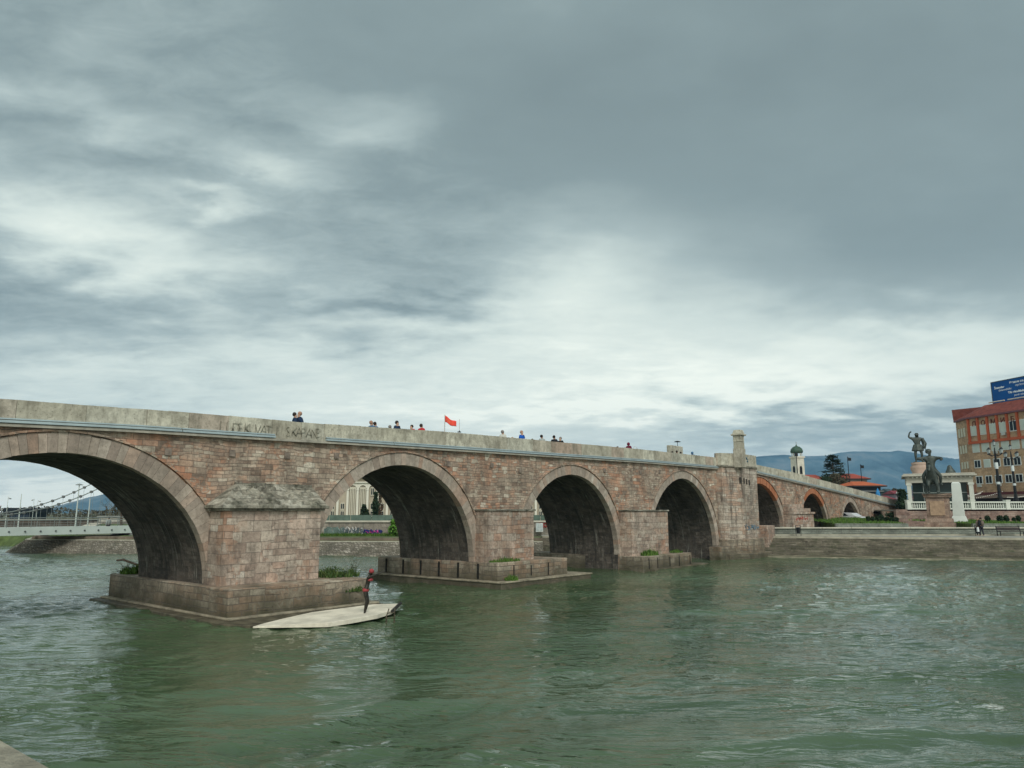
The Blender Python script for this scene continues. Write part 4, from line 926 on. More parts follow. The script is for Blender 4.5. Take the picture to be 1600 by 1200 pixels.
# planter kerbs and raised lawns on the plaza
def quadpx(p, z0, z1): pass
def bed(px0, px1, ytop, ybot, Yf, depth, zr, label, col=None):
    a = at(px0, ybot, Yf); b_ = at(px1, ybot, Yf); zt = at((px0 + px1) / 2, ytop, Yf).z
    t = thing('planter_bed', label, 'planter', ((a.x + b_.x) / 2, Yf, ZP)); MB().box(((a.x + b_.x) / 2, Yf + .15, (ZP + zt) / 2), (b_.x - a.x, .3, zt - ZP)).build('kerb_wall', M_gwall, t)
    m = MB().hexa([(a.x, Yf + .3, ZP - .1), (b_.x, Yf + .3, ZP - .1), (b_.x + 3, Yf + depth, ZP - .1), (a.x + 3, Yf + depth, ZP - .1), (a.x, Yf + .3, zt - .03), (b_.x, Yf + .3, zt - .03), (b_.x + 3, Yf + depth, zt + zr), (a.x + 3, Yf + depth, zt + zr)]); m.build('lawn', M_lawn, t)
    rg = random.Random(int(px0)); m = MB()
    for k in range(2600):
        u, v = rg.random(), rg.random(); x = a.x + (b_.x - a.x) * u; y = Yf + .35 + (depth - .5) * v; z = zt - .05 + zr * v
        w_ = .05; h_ = rg.uniform(.08, .3); th = rg.uniform(0, 3.14); m.add([(x - w_ * math.cos(th), y - w_ * math.sin(th), z), (x + w_ * math.cos(th), y + w_ * math.sin(th), z), (x + rg.gauss(0, .06), y, z + h_)], [(0, 1, 2)], rg.random())
    m.build('grass', M_grass, t); return zt
zb1 = bed(1306, 1420, 818, 826, 84, 13, .55, 'grassy planter bed with grey kerb beside the lowest bridge arches')
zb2 = bed(1521, 1640, 818, 826, 84, 14, .25, 'grassy planter bed with grey kerb below the balustrade wall at right')
# rubble platform kerb between the two beds
def shrub(c, rx, ry, rz_, label, n, seed, mat=None, size=.10, group=None, name='shrub', trunk=True, cat='shrub'):
    rg = random.Random(seed); t = thing(name, label, cat, c, 0, group); pts = []
    for _ in range(n):
        d = Vector((rg.gauss(0, 1), rg.gauss(0, 1), rg.gauss(0, 1))).normalized() * rg.uniform(.55, 1.06) ; lump = 1 + .18 * math.sin(d.x * 7 + seed) * math.cos(d.z * 6 + seed * 2)
        pts.append((d.x * rx * lump, d.y * ry * lump, rz_ + d.z * rz_ * lump))
    MB().leaves(pts, size, rg).build('foliage', mat or M_dark, t, world=False); MB().tube([(0, 0, -.1), (0, 0, rz_ * 1.3)], [.05, .03], 5).build('stem', M_bark, t, world=False)
    return t
gs = 'dark shrubs in the planter bed by the low arches'
for i, (px, py, wpx, hpx) in enumerate(((1357, 814, 5, 9), (1364, 814, 4, 8), (1371, 814, 4, 9), (1378, 814, 6, 12), (1386, 815, 5, 9), (1393, 815, 6, 8), (1401, 815, 5, 8))):
    p = at(px, py + 3, 89); k = 89 / F; labs = ('leftmost small round shrub nearest the parked car', 'second shrub from the parked car, narrow', 'third shrub from the parked car', 'tallest shrub in the middle of the planter row', 'shrub just right of the tallest one in the planter row', 'broad low shrub near the right end of the planter row', 'rightmost shrub of the planter row beside the dark doorway')
    shrub((p.x, 89, p.z + .12), wpx * k * .62, wpx * k * .6, (hpx + 1) * k * .42, labs[i], 420, 40 + i, group=gs)
p = at(1398, 806, 104); shrub((p.x, 104, p.z - .2), 1.3, .8, .36, 'wide flat juniper bush against the bridge wall left of the doorway', 900, 51, M_dark)
gs = 'round shrubs below the balustrade wall'
for i, (px, wpx, hpx) in enumerate(((1543.5, 7, 8), (1562.5, 8, 8), (1572.5, 7, 8), (1584, 4, 5), (1591.5, 6, 8))):
    p = at(px, 813.5, 90); k = 90 / F; labs = ('first round dark shrub right of the two walkers', 'second, largest round shrub below the balustrade', 'third round shrub below the balustrade, touching the second', 'smallest shrub below the balustrade, fourth from the walkers', 'rightmost dark shrub below the balustrade')
    shrub((p.x, 90, p.z - .1), wpx * k * .55, wpx * k * .5, hpx * k * .55, labs[i], 420, 60 + i, group=gs)

# ================================================================ UPSTREAM BANK WALL, MUSEUM
def pxwall(px0, px1, y0, y1, Y): a = at(px0, y1, Y); b_ = at(px1, y0, Y); return a, b_
def pbox(mb, px0, px1, y0, y1, Y, th=.3, r=None, dy=0):
    """box given by its picture extent on the plane at distance Y, front face on Y, real size"""
    a = at(px0, y1, Y); b_ = at(px1, y0, Y); xl, xr = min(a.x, b_.x), max(a.x, b_.x)
    xm = (px0 + px1) / 2; k = Y; x0 = at(px0, (y0 + y1) / 2, Y).x; x1 = at(px1, (y0 + y1) / 2, Y).x
    mb.box(((x0 + x1) / 2, Y + th / 2 + dy, (a.z + b_.z) / 2), (x1 - x0, th, b_.z - a.z), 0, r); return mb
YW = 82.6
wa, wb = at(560, 838.5, YW), at(560, 816, YW)
t = thing('graffiti_wall', 'long grey retaining wall with colourful spray paint seen through the second arch', 'wall', (-17, YW, wa.z))
M_cw = masonry('stained_concrete_wall', 3.2, .9, [(0, (.24, .215, .18)), (.5, (.30, .27, .225)), (1, (.36, .33, .28))], streak=.7, grime=(.13, .14, .12), grime_amt=.5, jit=.02)
xw0, xw1 = at(470, 820, YW).x, at(900, 820, YW).x
MB().box(((xw0 + xw1) / 2, YW + .3, (1.4 + wb.z) / 2), (xw1 - xw0, .6, wb.z - 1.4)).build('wall', M_cw, t)
MB().box(((xw0 + xw1) / 2, YW + .25, wb.z + .09), (xw1 - xw0, .8, .18)).build('coping', plain('pale_coping', (.50, .48, .40)), t)
def wallp(px, py, Y): p = at(px, py, Y); return p
rg = random.Random(77)
def tagpaint(px0, px1, y0, y1, n, mat, Y, wd=.05, sub='graffiti'):
    m = MB()
    for k in range(n):
        cx = px0 + (px1 - px0) * (k + rg.random()) / n; pts = []
        for j in range(6): q = at(cx + rg.uniform(-3, 3), rg.uniform(y0, y1), Y); pts.append((q.x, Y - .03 + rg.uniform(-.004, .004), q.z))
        m.tube(pts, wd, 4)
    m.build(sub, mat, t)
M_tq = plain('grey_green_spray', (.16, .22, .20), .8, 0, .3, 1)
tagpaint(508, 536, 823, 838, 22, M_tq, YW, .10); tagpaint(536, 568, 823, 838, 10, M_gw, YW, .045); tagpaint(538, 570, 824, 838, 8, plain('dark_spray', (.10, .13, .14), .8), YW, .10)
tagpaint(571, 596, 827, 838, 12, M_gd, YW, .11); tagpaint(574, 592, 829, 836, 7, M_gm, YW - .02, .09); tagpaint(573, 597, 829, 837, 4, M_gw, YW - .04, .05)
tagpaint(843, 858, 812, 826, 6, M_gr, YW, .045)
# teal fence above the wall
t = thing('teal_fence', 'grey green sheet fence on top of the graffiti wall', 'fence', (-17, YW + 3, 3)); m = MB()
x0 = xw0
while x0 < xw1:
    m.box((x0 + 1.2, YW + 3, wb.z + .42), (2.35, .06, .7)); x0 += 2.4
m.each('panel', plain('grey_green_sheet', (.10, .15, .12), .6, 0, .25, 1.5), t)
# white cabinet in front of the wall behind arch three
c = at(843, 831, YW - 1); t = thing('electric_cabinet', 'white metal cabinet against the wall seen through the third arch', 'cabinet', (c.x, YW - 1, c.z)); k = YW / F
MB().box((c.x, YW - .7, c.z + .45), (11 * k, .5, 13 * k)).build('body', plain('white_cabinet_paint', (.58, .62, .60), .5), t, bevel=.02)
MB().box((c.x - 2.6 * k, YW - .96, c.z + .5), (4.4 * k, .02, 10 * k)).box((c.x + 2.6 * k, YW - .96, c.z + .5), (4.4 * k, .02, 10 * k)).build('door', plain('cabinet_door', (.45, .52, .52), .5), t)
# grass against the wall, ivy
rg = random.Random(5); m = MB()
for k in range(40): q = at(500 + 140 * k / 40, 839, YW - .5); blades(m, (q.x, YW - .5, 1.6), 1.0, .5, .5, 90, rg)
tag(m.build('wall_foot_grass', M_grass), 'bright grass growing along the foot of the graffiti wall', 'grass', kind='stuff')
def clump(px, y0, y1, wpx, Y, n, seed, name, label, mat, size=.12, cat='shrub', depth=.8, kind=None, group=None):
    rg = random.Random(seed); a, b_ = at(px, y1, Y), at(px, y0, Y); k = Y / F; t = thing(name, label, cat, (a.x, Y, a.z), 0, group); H = b_.z - a.z; pts = []
    for _ in range(n):
        v = rg.random(); wv = (math.sin(min(1, v * 1.15 + .12) * math.pi * .9) ** .6) * (1 + .25 * math.sin(v * 13 + seed)); d = rg.uniform(-1, 1); d2 = rg.uniform(-1, 1)
        pts.append((d * wv * wpx * k / 2, d2 * depth * wv, H * v))
    MB().leaves(pts, size, rg).build('foliage', mat, t, world=False); MB().tube([(0, 0, -.2), (0, 0, H * .7)], [.08, .03], 5).build('stem', M_bark, t, world=False); return t
clump(614, 812, 839, 12, 81.6, 620, 21, 'ivy', 'bright green climbing shrub on the wall at the right side of the second arch', M_ivy, .13)
clump(629, 822, 839, 13, 81.4, 520, 22, 'ivy', 'lower green shrub half hidden by the right side of the second arch', M_ivy, .13)
clump(568, 789, 814, 9, 120, 900, 23, 'cypress', 'short broad dark cypress in front of the white museum', M_dark, .22, 'tree', 1.0)
clump(573.5, 797, 814, 6, 119, 400, 24, 'cypress', 'smallest dark cypress touching the short broad one', M_dark, .2, 'tree', .6)
clump(586, 769, 814, 8, 118, 1200, 25, 'cypress', 'tall slim dark cypress right of the museum arches', M_dark, .22, 'tree', 1.0)
clump(593, 770, 813, 9, 121, 520, 26, 'bare_tree', 'rust coloured bare shrub beside the tall slim cypress', M_ivr, .14, 'tree', 1.0)
# museum
YM = 200.0; M_mw = plain('museum_cream', (.56, .53, .43), .8, 0, .08, .4); M_mwh = plain('museum_white', (.66, .64, .55), .8, 0, .05, .4); M_mb = plain('museum_beige_panel', (.40, .35, .27), .8, 0, .12, .5); M_win = plain('dark_window_glass', (.02, .025, .028), .15)
t = thing('museum_building', 'white classical building with tall arched bays seen through the second arch', 'building', (at(600, 808, YM).x, YM, 2.3))
kM = YM / F
MXa, MXb = at(470, 800, YM).x, at(905, 800, YM).x; zt = at(566, 746, YM).z; zb = 1.6
MB().box(((MXa + MXb) / 2, YM + 8, (zb + zt) / 2), (MXb - MXa, 15, zt - zb)).build('wall', M_mb, t)
MB().box(((MXa + MXb) / 2, YM + 7.6, zt + .5), (MXb - MXa + .6, 16.6, 1.0)).box(((MXa + MXb) / 2, YM + 7.6, zt - 1.3), (MXb - MXa + .2, 16.0, .3)).build('cornice', M_mwh, t)
pil, hd, mull, wn = MB(), MB(), MB(), MB()
k = -5; bay = 15.5
while True:
    cx = 550.5 + bay * k
    if cx > 895: break
    X0 = at(cx, 790, YM).x; zc_ = at(cx, 766, YM).z; zbase = at(cx, 811, YM).z
    xl = X0 - bay * kM / 2; pil.box((xl, YM + .25, (zb + zc_) / 2), (3.4 * kM, .7, zc_ - zb)); pil.box((xl, YM + .2, zc_ + .15), (4.2 * kM, .8, .35))
    # round arch archivolt with a white spandrel above it
    r_ = 5.9 * kM; n_ = 14; ar = [(X0 + r_ * math.cos(math.pi * j / n_), zc_ + .3 + r_ * math.sin(math.pi * j / n_)) for j in range(n_ + 1)]; zt_ = zt - 1.45
    for (ax, az_), (bx, bz) in zip(ar, ar[1:]):
        hd.hexa([(ax, YM + .02, az_), (bx, YM + .02, bz), (bx, YM + .4, bz), (ax, YM + .4, az_), (ax, YM + .02, zt_), (bx, YM + .02, zt_), (bx, YM + .4, zt_), (ax, YM + .4, zt_)])
    hd.box((X0 - bay * kM / 2 + (bay * kM / 2 - r_) / 2, YM + .2, (zc_ + .35 + zt_) / 2), (bay * kM / 2 - r_, .38, zt_ - zc_ - .35)); hd.box((X0 + bay * kM / 2 - (bay * kM / 2 - r_) / 2, YM + .2, (zc_ + .35 + zt_) / 2), (bay * kM / 2 - r_, .38, zt_ - zc_ - .35))
    if k in (0, 1, 6, 7, 12, 13):
        for j in (-1.5, -.5, .5, 1.5): mull.box((X0 + j * 2.5 * kM, YM + .2, (zb + zc_ + .9) / 2), (1.25 * kM, .4, zc_ + .9 - zb))
        mull.box((X0, YM + .3, zc_ + r_ * .55), (r_ * 1.7, .3, r_ * .6))
    else:
        for (wy0, wy1) in ((763, 773), (787, 795), (799, 807)):
            if wy0 < 780 and k not in (2, 8, 3): continue
            za, zb_2 = at(cx, wy1, YM).z, at(cx, wy0, YM).z
            mull.box((X0, YM + .26, (za + zb_2) / 2), (6.4 * kM, .28, zb_2 - za + .5))
            for sx in (-1, 1): wn.box((X0 + sx * 1.4 * kM, YM + .16, (za + zb_2) / 2), (2.0 * kM, .14, zb_2 - za))
    k += 1
pil.build('pilaster_row', M_mwh, t); hd.build('arcade', M_mwh, t); mull.each('window_surround', M_mw, t); wn.each('window', M_win, t)

# ================================================================ FOOTBRIDGE (left, behind arch one)
FA, FB = Vector((-42.5, 84.5, 0)), Vector((-58.5, 60.0, 0)); fd = (FB - FA).normalized(); fn = Vector((-fd.y, fd.x, 0)); fn = fn if fn.x < 0 else -fn
FA2 = FA - fd * 30; FL_ = (FB + fd * 26 - FA2).length; frz = math.atan2(fd.y, fd.x)
t = thing('footbridge', 'white suspension footbridge with steel railing seen through the nearest arch', 'bridge', FA2, frz)
M_fw = plain('white_painted_steel', (.50, .56, .53), .5, 0, .08, .6); M_st = plain('galvanised_steel', (.24, .27, .26), .45, .4, .1, 2); M_fc = plain('grey_bridge_concrete', (.24, .25, .23), .9, 0, .25, .8, .3)
# distance along the bridge for a pixel column, on the near girder line (local y = 0)
def fpt(px, py):
    M = LM[t.name].inverted(); o = M @ Vector((0, 0, HC)); d = M.to_3x3() @ ray(px, py); k = -o.y / d.y; p = o + d * k; return p.x, p.z
side = -1 if (LM[t.name].inverted() @ Vector((0, 0, 0))).y > 0 else 1      # away from camera
_, zg1 = fpt(150, 822.5); _, zg0 = fpt(150, 834.0); WF = 3.6
g = MB()
for yy in (0, side * WF): g.box((FL_ / 2, yy, (zg0 + zg1) / 2), (FL_, .18, zg1 - zg0))
g.each('girder', M_fw, t, world=False)
MB().box((FL_ / 2, side * WF / 2, zg0 + .1), (FL_, WF - .2, .2)).build('deck', M_fc, t, world=False)
bt = MB(); s = 2.0
while s < FL_: bt.tube([(s, -side * .10, (zg0 + zg1) / 2), (s, -side * .19, (zg0 + zg1) / 2)], .085, 8); s += 1.45
bt.each('bolt_plate', plain('dark_bolt', (.13, .14, .14), .5, .5), t, world=False)
rl_ = MB(); zr2 = fpt(150, 808.5)[1]
for yy in (0, side * WF):
    for f_ in (1.0, .72): rl_.tube([(0, yy, zg1 + (zr2 - zg1) * f_), (FL_, yy, zg1 + (zr2 - zg1) * f_)], .028, 6)
    for f_ in (.45, .2): rl_.tube([(0, yy, zg1 + (zr2 - zg1) * f_), (FL_, yy, zg1 + (zr2 - zg1) * f_)], .010, 4)
rl_.each('rail', M_st, t, world=False)
k = 0; s = 1.0
while s < FL_:
    for yy in (0, side * WF):
        m = MB().box((s, yy, (zg1 + zr2) / 2), (.05, .05, zr2 - zg1)); m.build('railing_post', M_st, t, world=False)
    s += 2.2
near = [fpt(x, y) for x, y in ((20, 804), (40, 800.5), (55, 797), (73, 792.5), (91, 787.5), (109, 782.5), (126, 776), (143, 769.5), (156, 762.5), (170, 754))]
near.sort(); cf = np.polyfit([p[0] for p in near], [p[1] for p in near], 2)
cz = lambda s: float(np.polyval(cf, s)); smin = near[0][0] - 10; smax = near[-1][0] + 3; vtx = -cf[1] / (2 * cf[0])
cb_, nd, hg = MB(), MB(), MB()
for yy in (0, side * WF):
    q = np.linspace(smin, smax, 40); cb_.tube([(a, yy, max(cz(a), zg1 + .2)) for a in q], .055, 6)
    step = abs(fpt(126, 776)[0] - fpt(109, 782.5)[0]); s = fpt(126, 776)[0] - step * 8
    while s < smax:
        if s > smin and cz(s) > zg1 + .25:
            nd.lathe([(.07, -.14), (.17, -.1), (.17, .1), (.07, .14)], (s, yy, cz(s)), 8); hg.tube([(s, yy, zg1), (s, yy, cz(s))], .014, 4)
        s += step
cb_.each('main_cable', M_st, t, world=False); nd.each('cable_clamp', plain('dark_clamp', (.15, .16, .16), .5, .4), t, world=False); hg.each('hanger', M_st, t, world=False)
pa = LM[t.name].inverted() @ Vector((-42.6, 80.2, 0))
s_p = fpt(208, 850)[0]
MB().box((s_p, side * WF / 2, (zg0 - 1) / 2 + .0), (1.0, WF + .6, zg0 + .96)).build('pier', M_fc, t, world=False)
# person on the footbridge
s_, _ = fpt(173.5, 815); LMt = LM[t.name]
person(LMt @ Vector((s_, side * .5, zg1 - .75)), frz, 1.72, 'person in dark trousers and grey top walking on the white footbridge', GRY, DK, M_hair, stride=.4)
# lamp columns
def column(px, ytop, ybot, Y, rad, label, disc=None, z0=None, mat=None, group='white lamp columns by the footbridge', head=None):
    b_ = at(px, ybot, Y); zt = at(px, ytop, Y).z; z0 = b_.z if z0 is None else z0; t = thing('lamp_post', label, 'lamp post', (b_.x, Y, z0), 0, group)
    MB().tube([(0, 0, -.2), (0, 0, (zt - z0) * .5), (0, 0, zt - z0)], [rad, rad * .8, rad * .5], 8).build('pole', mat or M_fw, t, world=False)
    if disc: MB().lathe([(disc * .9, 0), (disc, .05), (disc * .4, .14), (.03, .2)], (0, 0, zt - z0), 14).build('lamp_disc', plain('grey_lamp_disc', (.3, .33, .33), .5), t, world=False)
    if head: MB().box((head, 0, zt - z0 - .3), (abs(head) * .8, .2, .18)).tube([(0, 0, zt - z0 - .2), (head, 0, zt - z0 - .2)], .04, 5).build('lamp_head', plain('grey_lamp_disc', (.3, .33, .33), .5), t, world=False)
column(115, 758, 848, 88, .10, 'tallest white lamp column with a flat disc on top', disc=.42, z0=1.55)
column(134, 779, 848, 92, .085, 'plain white column right of the tallest lamp column', z0=1.6)
column(25.5, 772, 846, 96, .08, 'plain white column in front of the dark building', z0=1.6)
column(5, 776, 846, 110, .05, 'thin column at the far left edge with a small lamp', z0=1.6, head=.3)
column(46.5, 779, 846, 140, .05, 'thin lamp pole above the dark building, small head on its left', z0=1.6, head=-.35)
column(52.5, 781, 846, 140, .05, 'thin lamp pole at the right corner of the dark building', z0=1.6, head=.35)
# dark building
YD = 210; a = at(6, 838, YD); b_ = at(52, 794, YD); zt = b_.z; k = YD / F
t = thing('dark_building', 'dark blue flat roofed building with sloping sides beyond the footbridge', 'building', ((a.x + b_.x) / 2, YD, 1.6))
MB().hexa([(a.x + 1.2, YD, 1.4), (b_.x - 1.5, YD, 1.4), (b_.x - 1.5, YD + 8, 1.4), (a.x + 1.2, YD + 8, 1.4), (a.x + .8, YD, zt - 1.2), (b_.x - .5, YD, zt - 1.2), (b_.x - .5, YD + 8, zt - 1.2), (a.x + .8, YD + 8, zt - 1.2)]).build('wall', plain('dark_blue_cladding', (.022, .035, .055), .5, 0, .3, .6), t)
MB().box(((a.x + b_.x) / 2 - .1, YD + 4, zt - .55), (b_.x - a.x + .6, 9.5, 1.3)).build('roof', plain('dark_roof_slab', (.012, .018, .024), .6), t)
m = MB()
for i in range(7): m.box((a.x + 1.6 + i * (b_.x - a.x - 3) / 6, YD - .08, (zt - 1.2 + 2) / 2 + .3), (.12, .14, zt - 3.4))
m.each('mullion', plain('slate_mullion', (.06, .08, .11), .5), t)
# stuff below and behind footbridge: embankment road wall, far dark clutter
t = thing('road_wall', 'dark brown embankment wall under the footbridge deck', 'wall', (-75, 118, 1.6)); MB().box((-86, 118, 2.2), (62, 1, 1.7)).build('wall', masonry('dark_brown_wall', 1.2, .3, [(0, (.05, .042, .038)), (.5, (.085, .07, .06)), (1, (.13, .10, .08))], streak=.3), t)
MB().box((-86, 117.9, 3.1), (62, 1.2, .16)).build('coping', plain('grey_coping', (.25, .25, .22)), t)
# grass ramp with pale path edge
m = MB(); g0, g1, g2 = at(122, 846, 96), at(170, 846, 96), at(172, 836, 99); g3 = at(150, 834, 100)
m.add([(g0.x, 96, 1.62), (g1.x + 2, 96, 1.62), (g2.x + 2, 101, 2.6), (g3.x, 101, 2.7)], [(0, 1, 2, 3)]); structure(m.build('slope', M_lawn), 'bright green grass slope under the footbridge end')
m = MB(); m.add([(g0.x - 2.2, 95.6, 1.66), (g0.x, 95.6, 1.66), (g3.x + .2, 101, 2.78), (g3.x - 1.4, 101, 2.78)], [(0, 1, 2, 3)]); structure(m.build('path', plain('pale_path_edge', (.42, .40, .33))), 'pale ramp path beside the grass slope under the footbridge')
p = at(132, 846, 95); shrub((p.x, 95, 1.6), .42, .4, .33, 'low dark bush at the foot of the grass slope under the footbridge', 350, 71)
a = at(158, 845, 103); t = thing('garden_wall', 'low brown brick wall right of the grass slope under the footbridge', 'wall', (a.x + 2, 103, 1.6)); MB().box((a.x + 3, 103, 2.3), (8, .6, 1.3)).build('wall', M_cw, t)
a = at(160, 838, 106); t = thing('white_hut', 'small pale hut wall half hidden under the footbridge deck', 'hut', (a.x + 1, 106, 2)); MB().box((a.x + 1.6, 107, 2.6), (4.6, 2, 1.8)).build('wall', plain('pale_hut', (.45, .44, .38)), t); MB().box((a.x + 1.6, 107, 3.6), (5, 2.4, .2)).build('roof', M_fc, t)
# bare tree by the footbridge
def bare_tree(base, H, label, seed, spread=.5, mat=None, name='bare_tree', depth=6, r0=.2, lean=(0, 0), twig=0, tm=None):
    rg = random.Random(seed); t = thing(name, label, 'tree', base); trunk, br = MB(), MB(); tips = []
    def grow(p, d, L, r, lv, mb):
        q = p + d * L; mid = p + d * L * .5 + Vector((rg.gauss(0, .04), rg.gauss(0, .04), 0)) * L; mb.tube([p, mid, q], [r, r * .85, r * .68], 5 if lv < 2 else 4, cap=False); tips.append(q)
        if lv >= depth: return
        for _ in range(3 if lv < 4 else 2):
            nd = (d + Vector((rg.gauss(0, spread), rg.gauss(0, spread), rg.gauss(.12, .25)))).normalized(); grow(q if rg.random() < .6 else mid, nd, L * rg.uniform(.62, .86), r * .6, lv + 1, br)
    grow(Vector((0, 0, -.1)), Vector((lean[0], lean[1], 1)).normalized(), H * .28, r0, 0, trunk)
    trunk.build('trunk', M_bark, t, world=False); br.build('branches', mat or M_bark, t, world=False)
    if twig: MB().leaves([q + Vector((rg.gauss(0, .2), rg.gauss(0, .2), rg.gauss(0, .2))) for q in tips for _ in range(twig)], .14, rg).build('twigs', tm, t, world=False)
    return t
p = at(186, 846, 100); bare_tree((p.x, 100, 1.6), 8.5, 'bare grey branched tree at the right end of the footbridge', 3, .38)
p = at(204, 846, 104); bare_tree((p.x, 104, 1.6), 8.8, 'second bare tree half hidden by the nearest arch', 14, .42)
p = at(172, 846, 112); bare_tree((p.x, 112, 1.6), 5.6, 'small bare reddish tree left of the grey tree by the footbridge', 6, .6, M_oliv)
# low tree line at far left
rg = random.Random(12)
def treeline(x0, x1, Y, h, n, label, seed, mat, zb=1.5):
    rg = random.Random(seed); m = MB(); pts = []
    for _ in range(n):
        x = rg.uniform(x0, x1); hh = h * (.55 + .45 * abs(math.sin(x * .09 + seed)) * abs(math.cos(x * .031 + 1))); pts.append((x, Y + rg.uniform(-8, 8), zb + hh * rg.random() ** .8))
    m.leaves(pts, h * .085, rg); return tag(m.build('tree_belt', mat), label, 'trees', kind='stuff')
treeline(-330, -130, 330, 6.5, 5200, 'far belt of bare brown trees behind the footbridge', 4, M_oliv)
treeline(120, 330, 420, 13, 6500, 'far belt of dark trees at the foot of the hills behind the bridge ramp', 6, M_dark)
treeline(-160, -20, 420, 12, 5000, 'far belt of dark trees left of the museum', 7, M_dark)
# ================================================================ HILLS
def hills(prof, Y, name, label, depth=2600, seed=1, zb=-5, col=(.10, .15, .12)):
    pts = [at(x, y, Y) for x, y in prof]; xs = [p.x for p in pts]; zs = [p.z for p in pts]; rgn = np.random.default_rng(seed)
    nx, ny = 220, 44; X_ = np.linspace(xs[0], xs[-1], nx); crest = np.interp(X_, xs, zs); V = []; ph = rgn.uniform(0, 6, 30)
    for j in range(ny):
        v = j / (ny - 1); prof_ = math.sin(min(1, v * 1.25) * math.pi / 2) ** 1.3 if v < .8 else 1 - (v - .8) * 1.5
        for i in range(nx):
            x = X_[i]; rid = sum(math.sin(x * (.0018 + .0022 * k) * (1 + .1 * k) + ph[k] + v * (2 + k * .8)) / (1 + k) for k in range(9))
            rid2 = sum(math.sin(x * (.009 + .004 * k) + ph[k + 9] + v * (9 + 3 * k)) / (1 + .5 * k) for k in range(6)); dz = -(abs(rid) * .13 + abs(rid2) * .05) * crest[i] * min(1, v * 3) * min(1, abs(.8 - v) * 4); V.append((x, Y - depth * (.8 - v), max(zb, zb + (crest[i] - zb) * prof_ + dz + (rid * crest[i] * .006 if v > .7 else 0))))
    F_ = [(j * nx + i, j * nx + i + 1, (j + 1) * nx + i + 1, (j + 1) * nx + i) for j in range(ny - 1) for i in range(nx - 1)]
    m = MB().add(V, F_); o = m.build(name, None, smooth=True)
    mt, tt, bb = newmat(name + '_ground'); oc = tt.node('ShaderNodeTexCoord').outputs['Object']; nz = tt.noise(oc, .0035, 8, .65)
    tt.put(bb.inputs['Base Color'], tt.ramp(nz, [(.38, (.05, .085, .10)), (.52, (.10, .16, .185)), (.68, (.22, .25, .26))])); bb.inputs['Roughness'].default_value = 1; o.data.materials.append(mt)  # blue of the distance haze is tinted into the ground colour
    return structure(o, label)
hills([(1000, 740), (1080, 722), (1150, 715), (1190, 712.5), (1222, 710.5), (1245, 713), (1290, 712), (1310, 707.5), (1330, 705.5), (1390, 706), (1403, 703.8), (1425, 707), (1450, 712), (1475, 715), (1490, 718), (1510, 713), (1560, 706), (1640, 700), (1760, 720), (1900, 760)], 5200, 'mountains', 'blue hazy mountain ridge behind the bridge ramp and statues', 1100, 2)
hills([(-500, 790), (-300, 780), (-60, 806), (20, 808), (58, 799), (85, 794), (115, 788), (135, 780), (165, 772), (200, 762), (300, 745), (430, 770), (560, 800)], 4300, 'hills', 'blue hazy hill slope behind the footbridge', 800, 5)

# ================================================================ PLAZA: PAVILION WITH STATUE
YP = 112.0; kP = YP / F
tp_ = t = thing('pavilion', 'pale stone pavilion with dark glass walls and flat entablature behind the horse statue', 'building', (at(1418, 780, YP).x, YP, ZP))
def V_(px, py, Y): return at(px, py, Y)
x0, x1 = V_(1419, 780, YP).x, V_(1517, 780, YP).x; zc0_, zc1_ = V_(1465, 755, YP).z, V_(1465, 745, YP).z
M_ls = plain('pale_limestone', (.42, .405, .345), .85, 0, .12, .8, .2); M_ls2 = plain('white_stone', (.55, .56, .50), .8, 0, .1, .8, .15); M_gl = plain('dark_green_glass', (.014, .026, .024), .12)
DP = 9.0
MB().box(((x0 + x1) / 2, YP + DP / 2 + .4, (ZP + zc0_) / 2), (x1 - x0 - 1.6, DP - .8, zc0_ - ZP)).build('glass_wall', M_gl, t)
MB().box(((x0 + x1) / 2, YP + DP / 2, (zc0_ + zc1_) / 2), (x1 - x0 + .2, DP, zc1_ - zc0_ - .02)).build('entablature', M_ls, t, bevel=.03)
MB().box(((x0 + x1) / 2, YP + DP / 2, zc1_ + .12), (x1 - x0 + 1.3, DP + 1.1, .24)).box(((x0 + x1) / 2, YP + DP / 2, zc1_ + .34), (x1 - x0 + .9, DP + .7, .18)).build('cornice', M_ls, t, bevel=.04)
m = MB()
for i in range(15): m.box((x0 + .3 + i * (x1 - x0 - .6) / 14, YP - .18, zc1_ - .14), (.22, .36, .22))
m.each('dentil', M_ls, t)
for px in (1419.5, 1517): xx = V_(px, 780, YP).x + (.25 if px < 1450 else -.25); MB().box((xx, YP + .3, (ZP + zc0_) / 2), (.62, .6, zc0_ - ZP)).box((xx, YP + .3, zc0_ - .2), (.85, .75, .3)).build('column', M_ls2, t)
m = MB(); zm = V_(1465, 770, YP).z
for px in (1443, 1467, 1492): m.box((V_(px, 770, YP).x, YP + .75, (ZP + zc0_) / 2), (.09, .1, zc0_ - ZP))
m.box(((x0 + x1) / 2, YP + .75, zm), (x1 - x0 - 1.6, .1, .10)).box(((x0 + x1) / 2, YP + .75, zm - 2.3), (x1 - x0 - 1.6, .1, .10)).each('glazing_bar', M_st, t)
xr = V_(1513, 760, YP + 1).x; MB().box((xr - .6, YP + .55, zm + .6), (1.3, .2, 1.3)).build('brown_panel', plain('brown_panel_paint', (.16, .08, .05)), t)
tp_.rotation_euler.z = R(-27); tp_.scale = (.90, 1, 1)
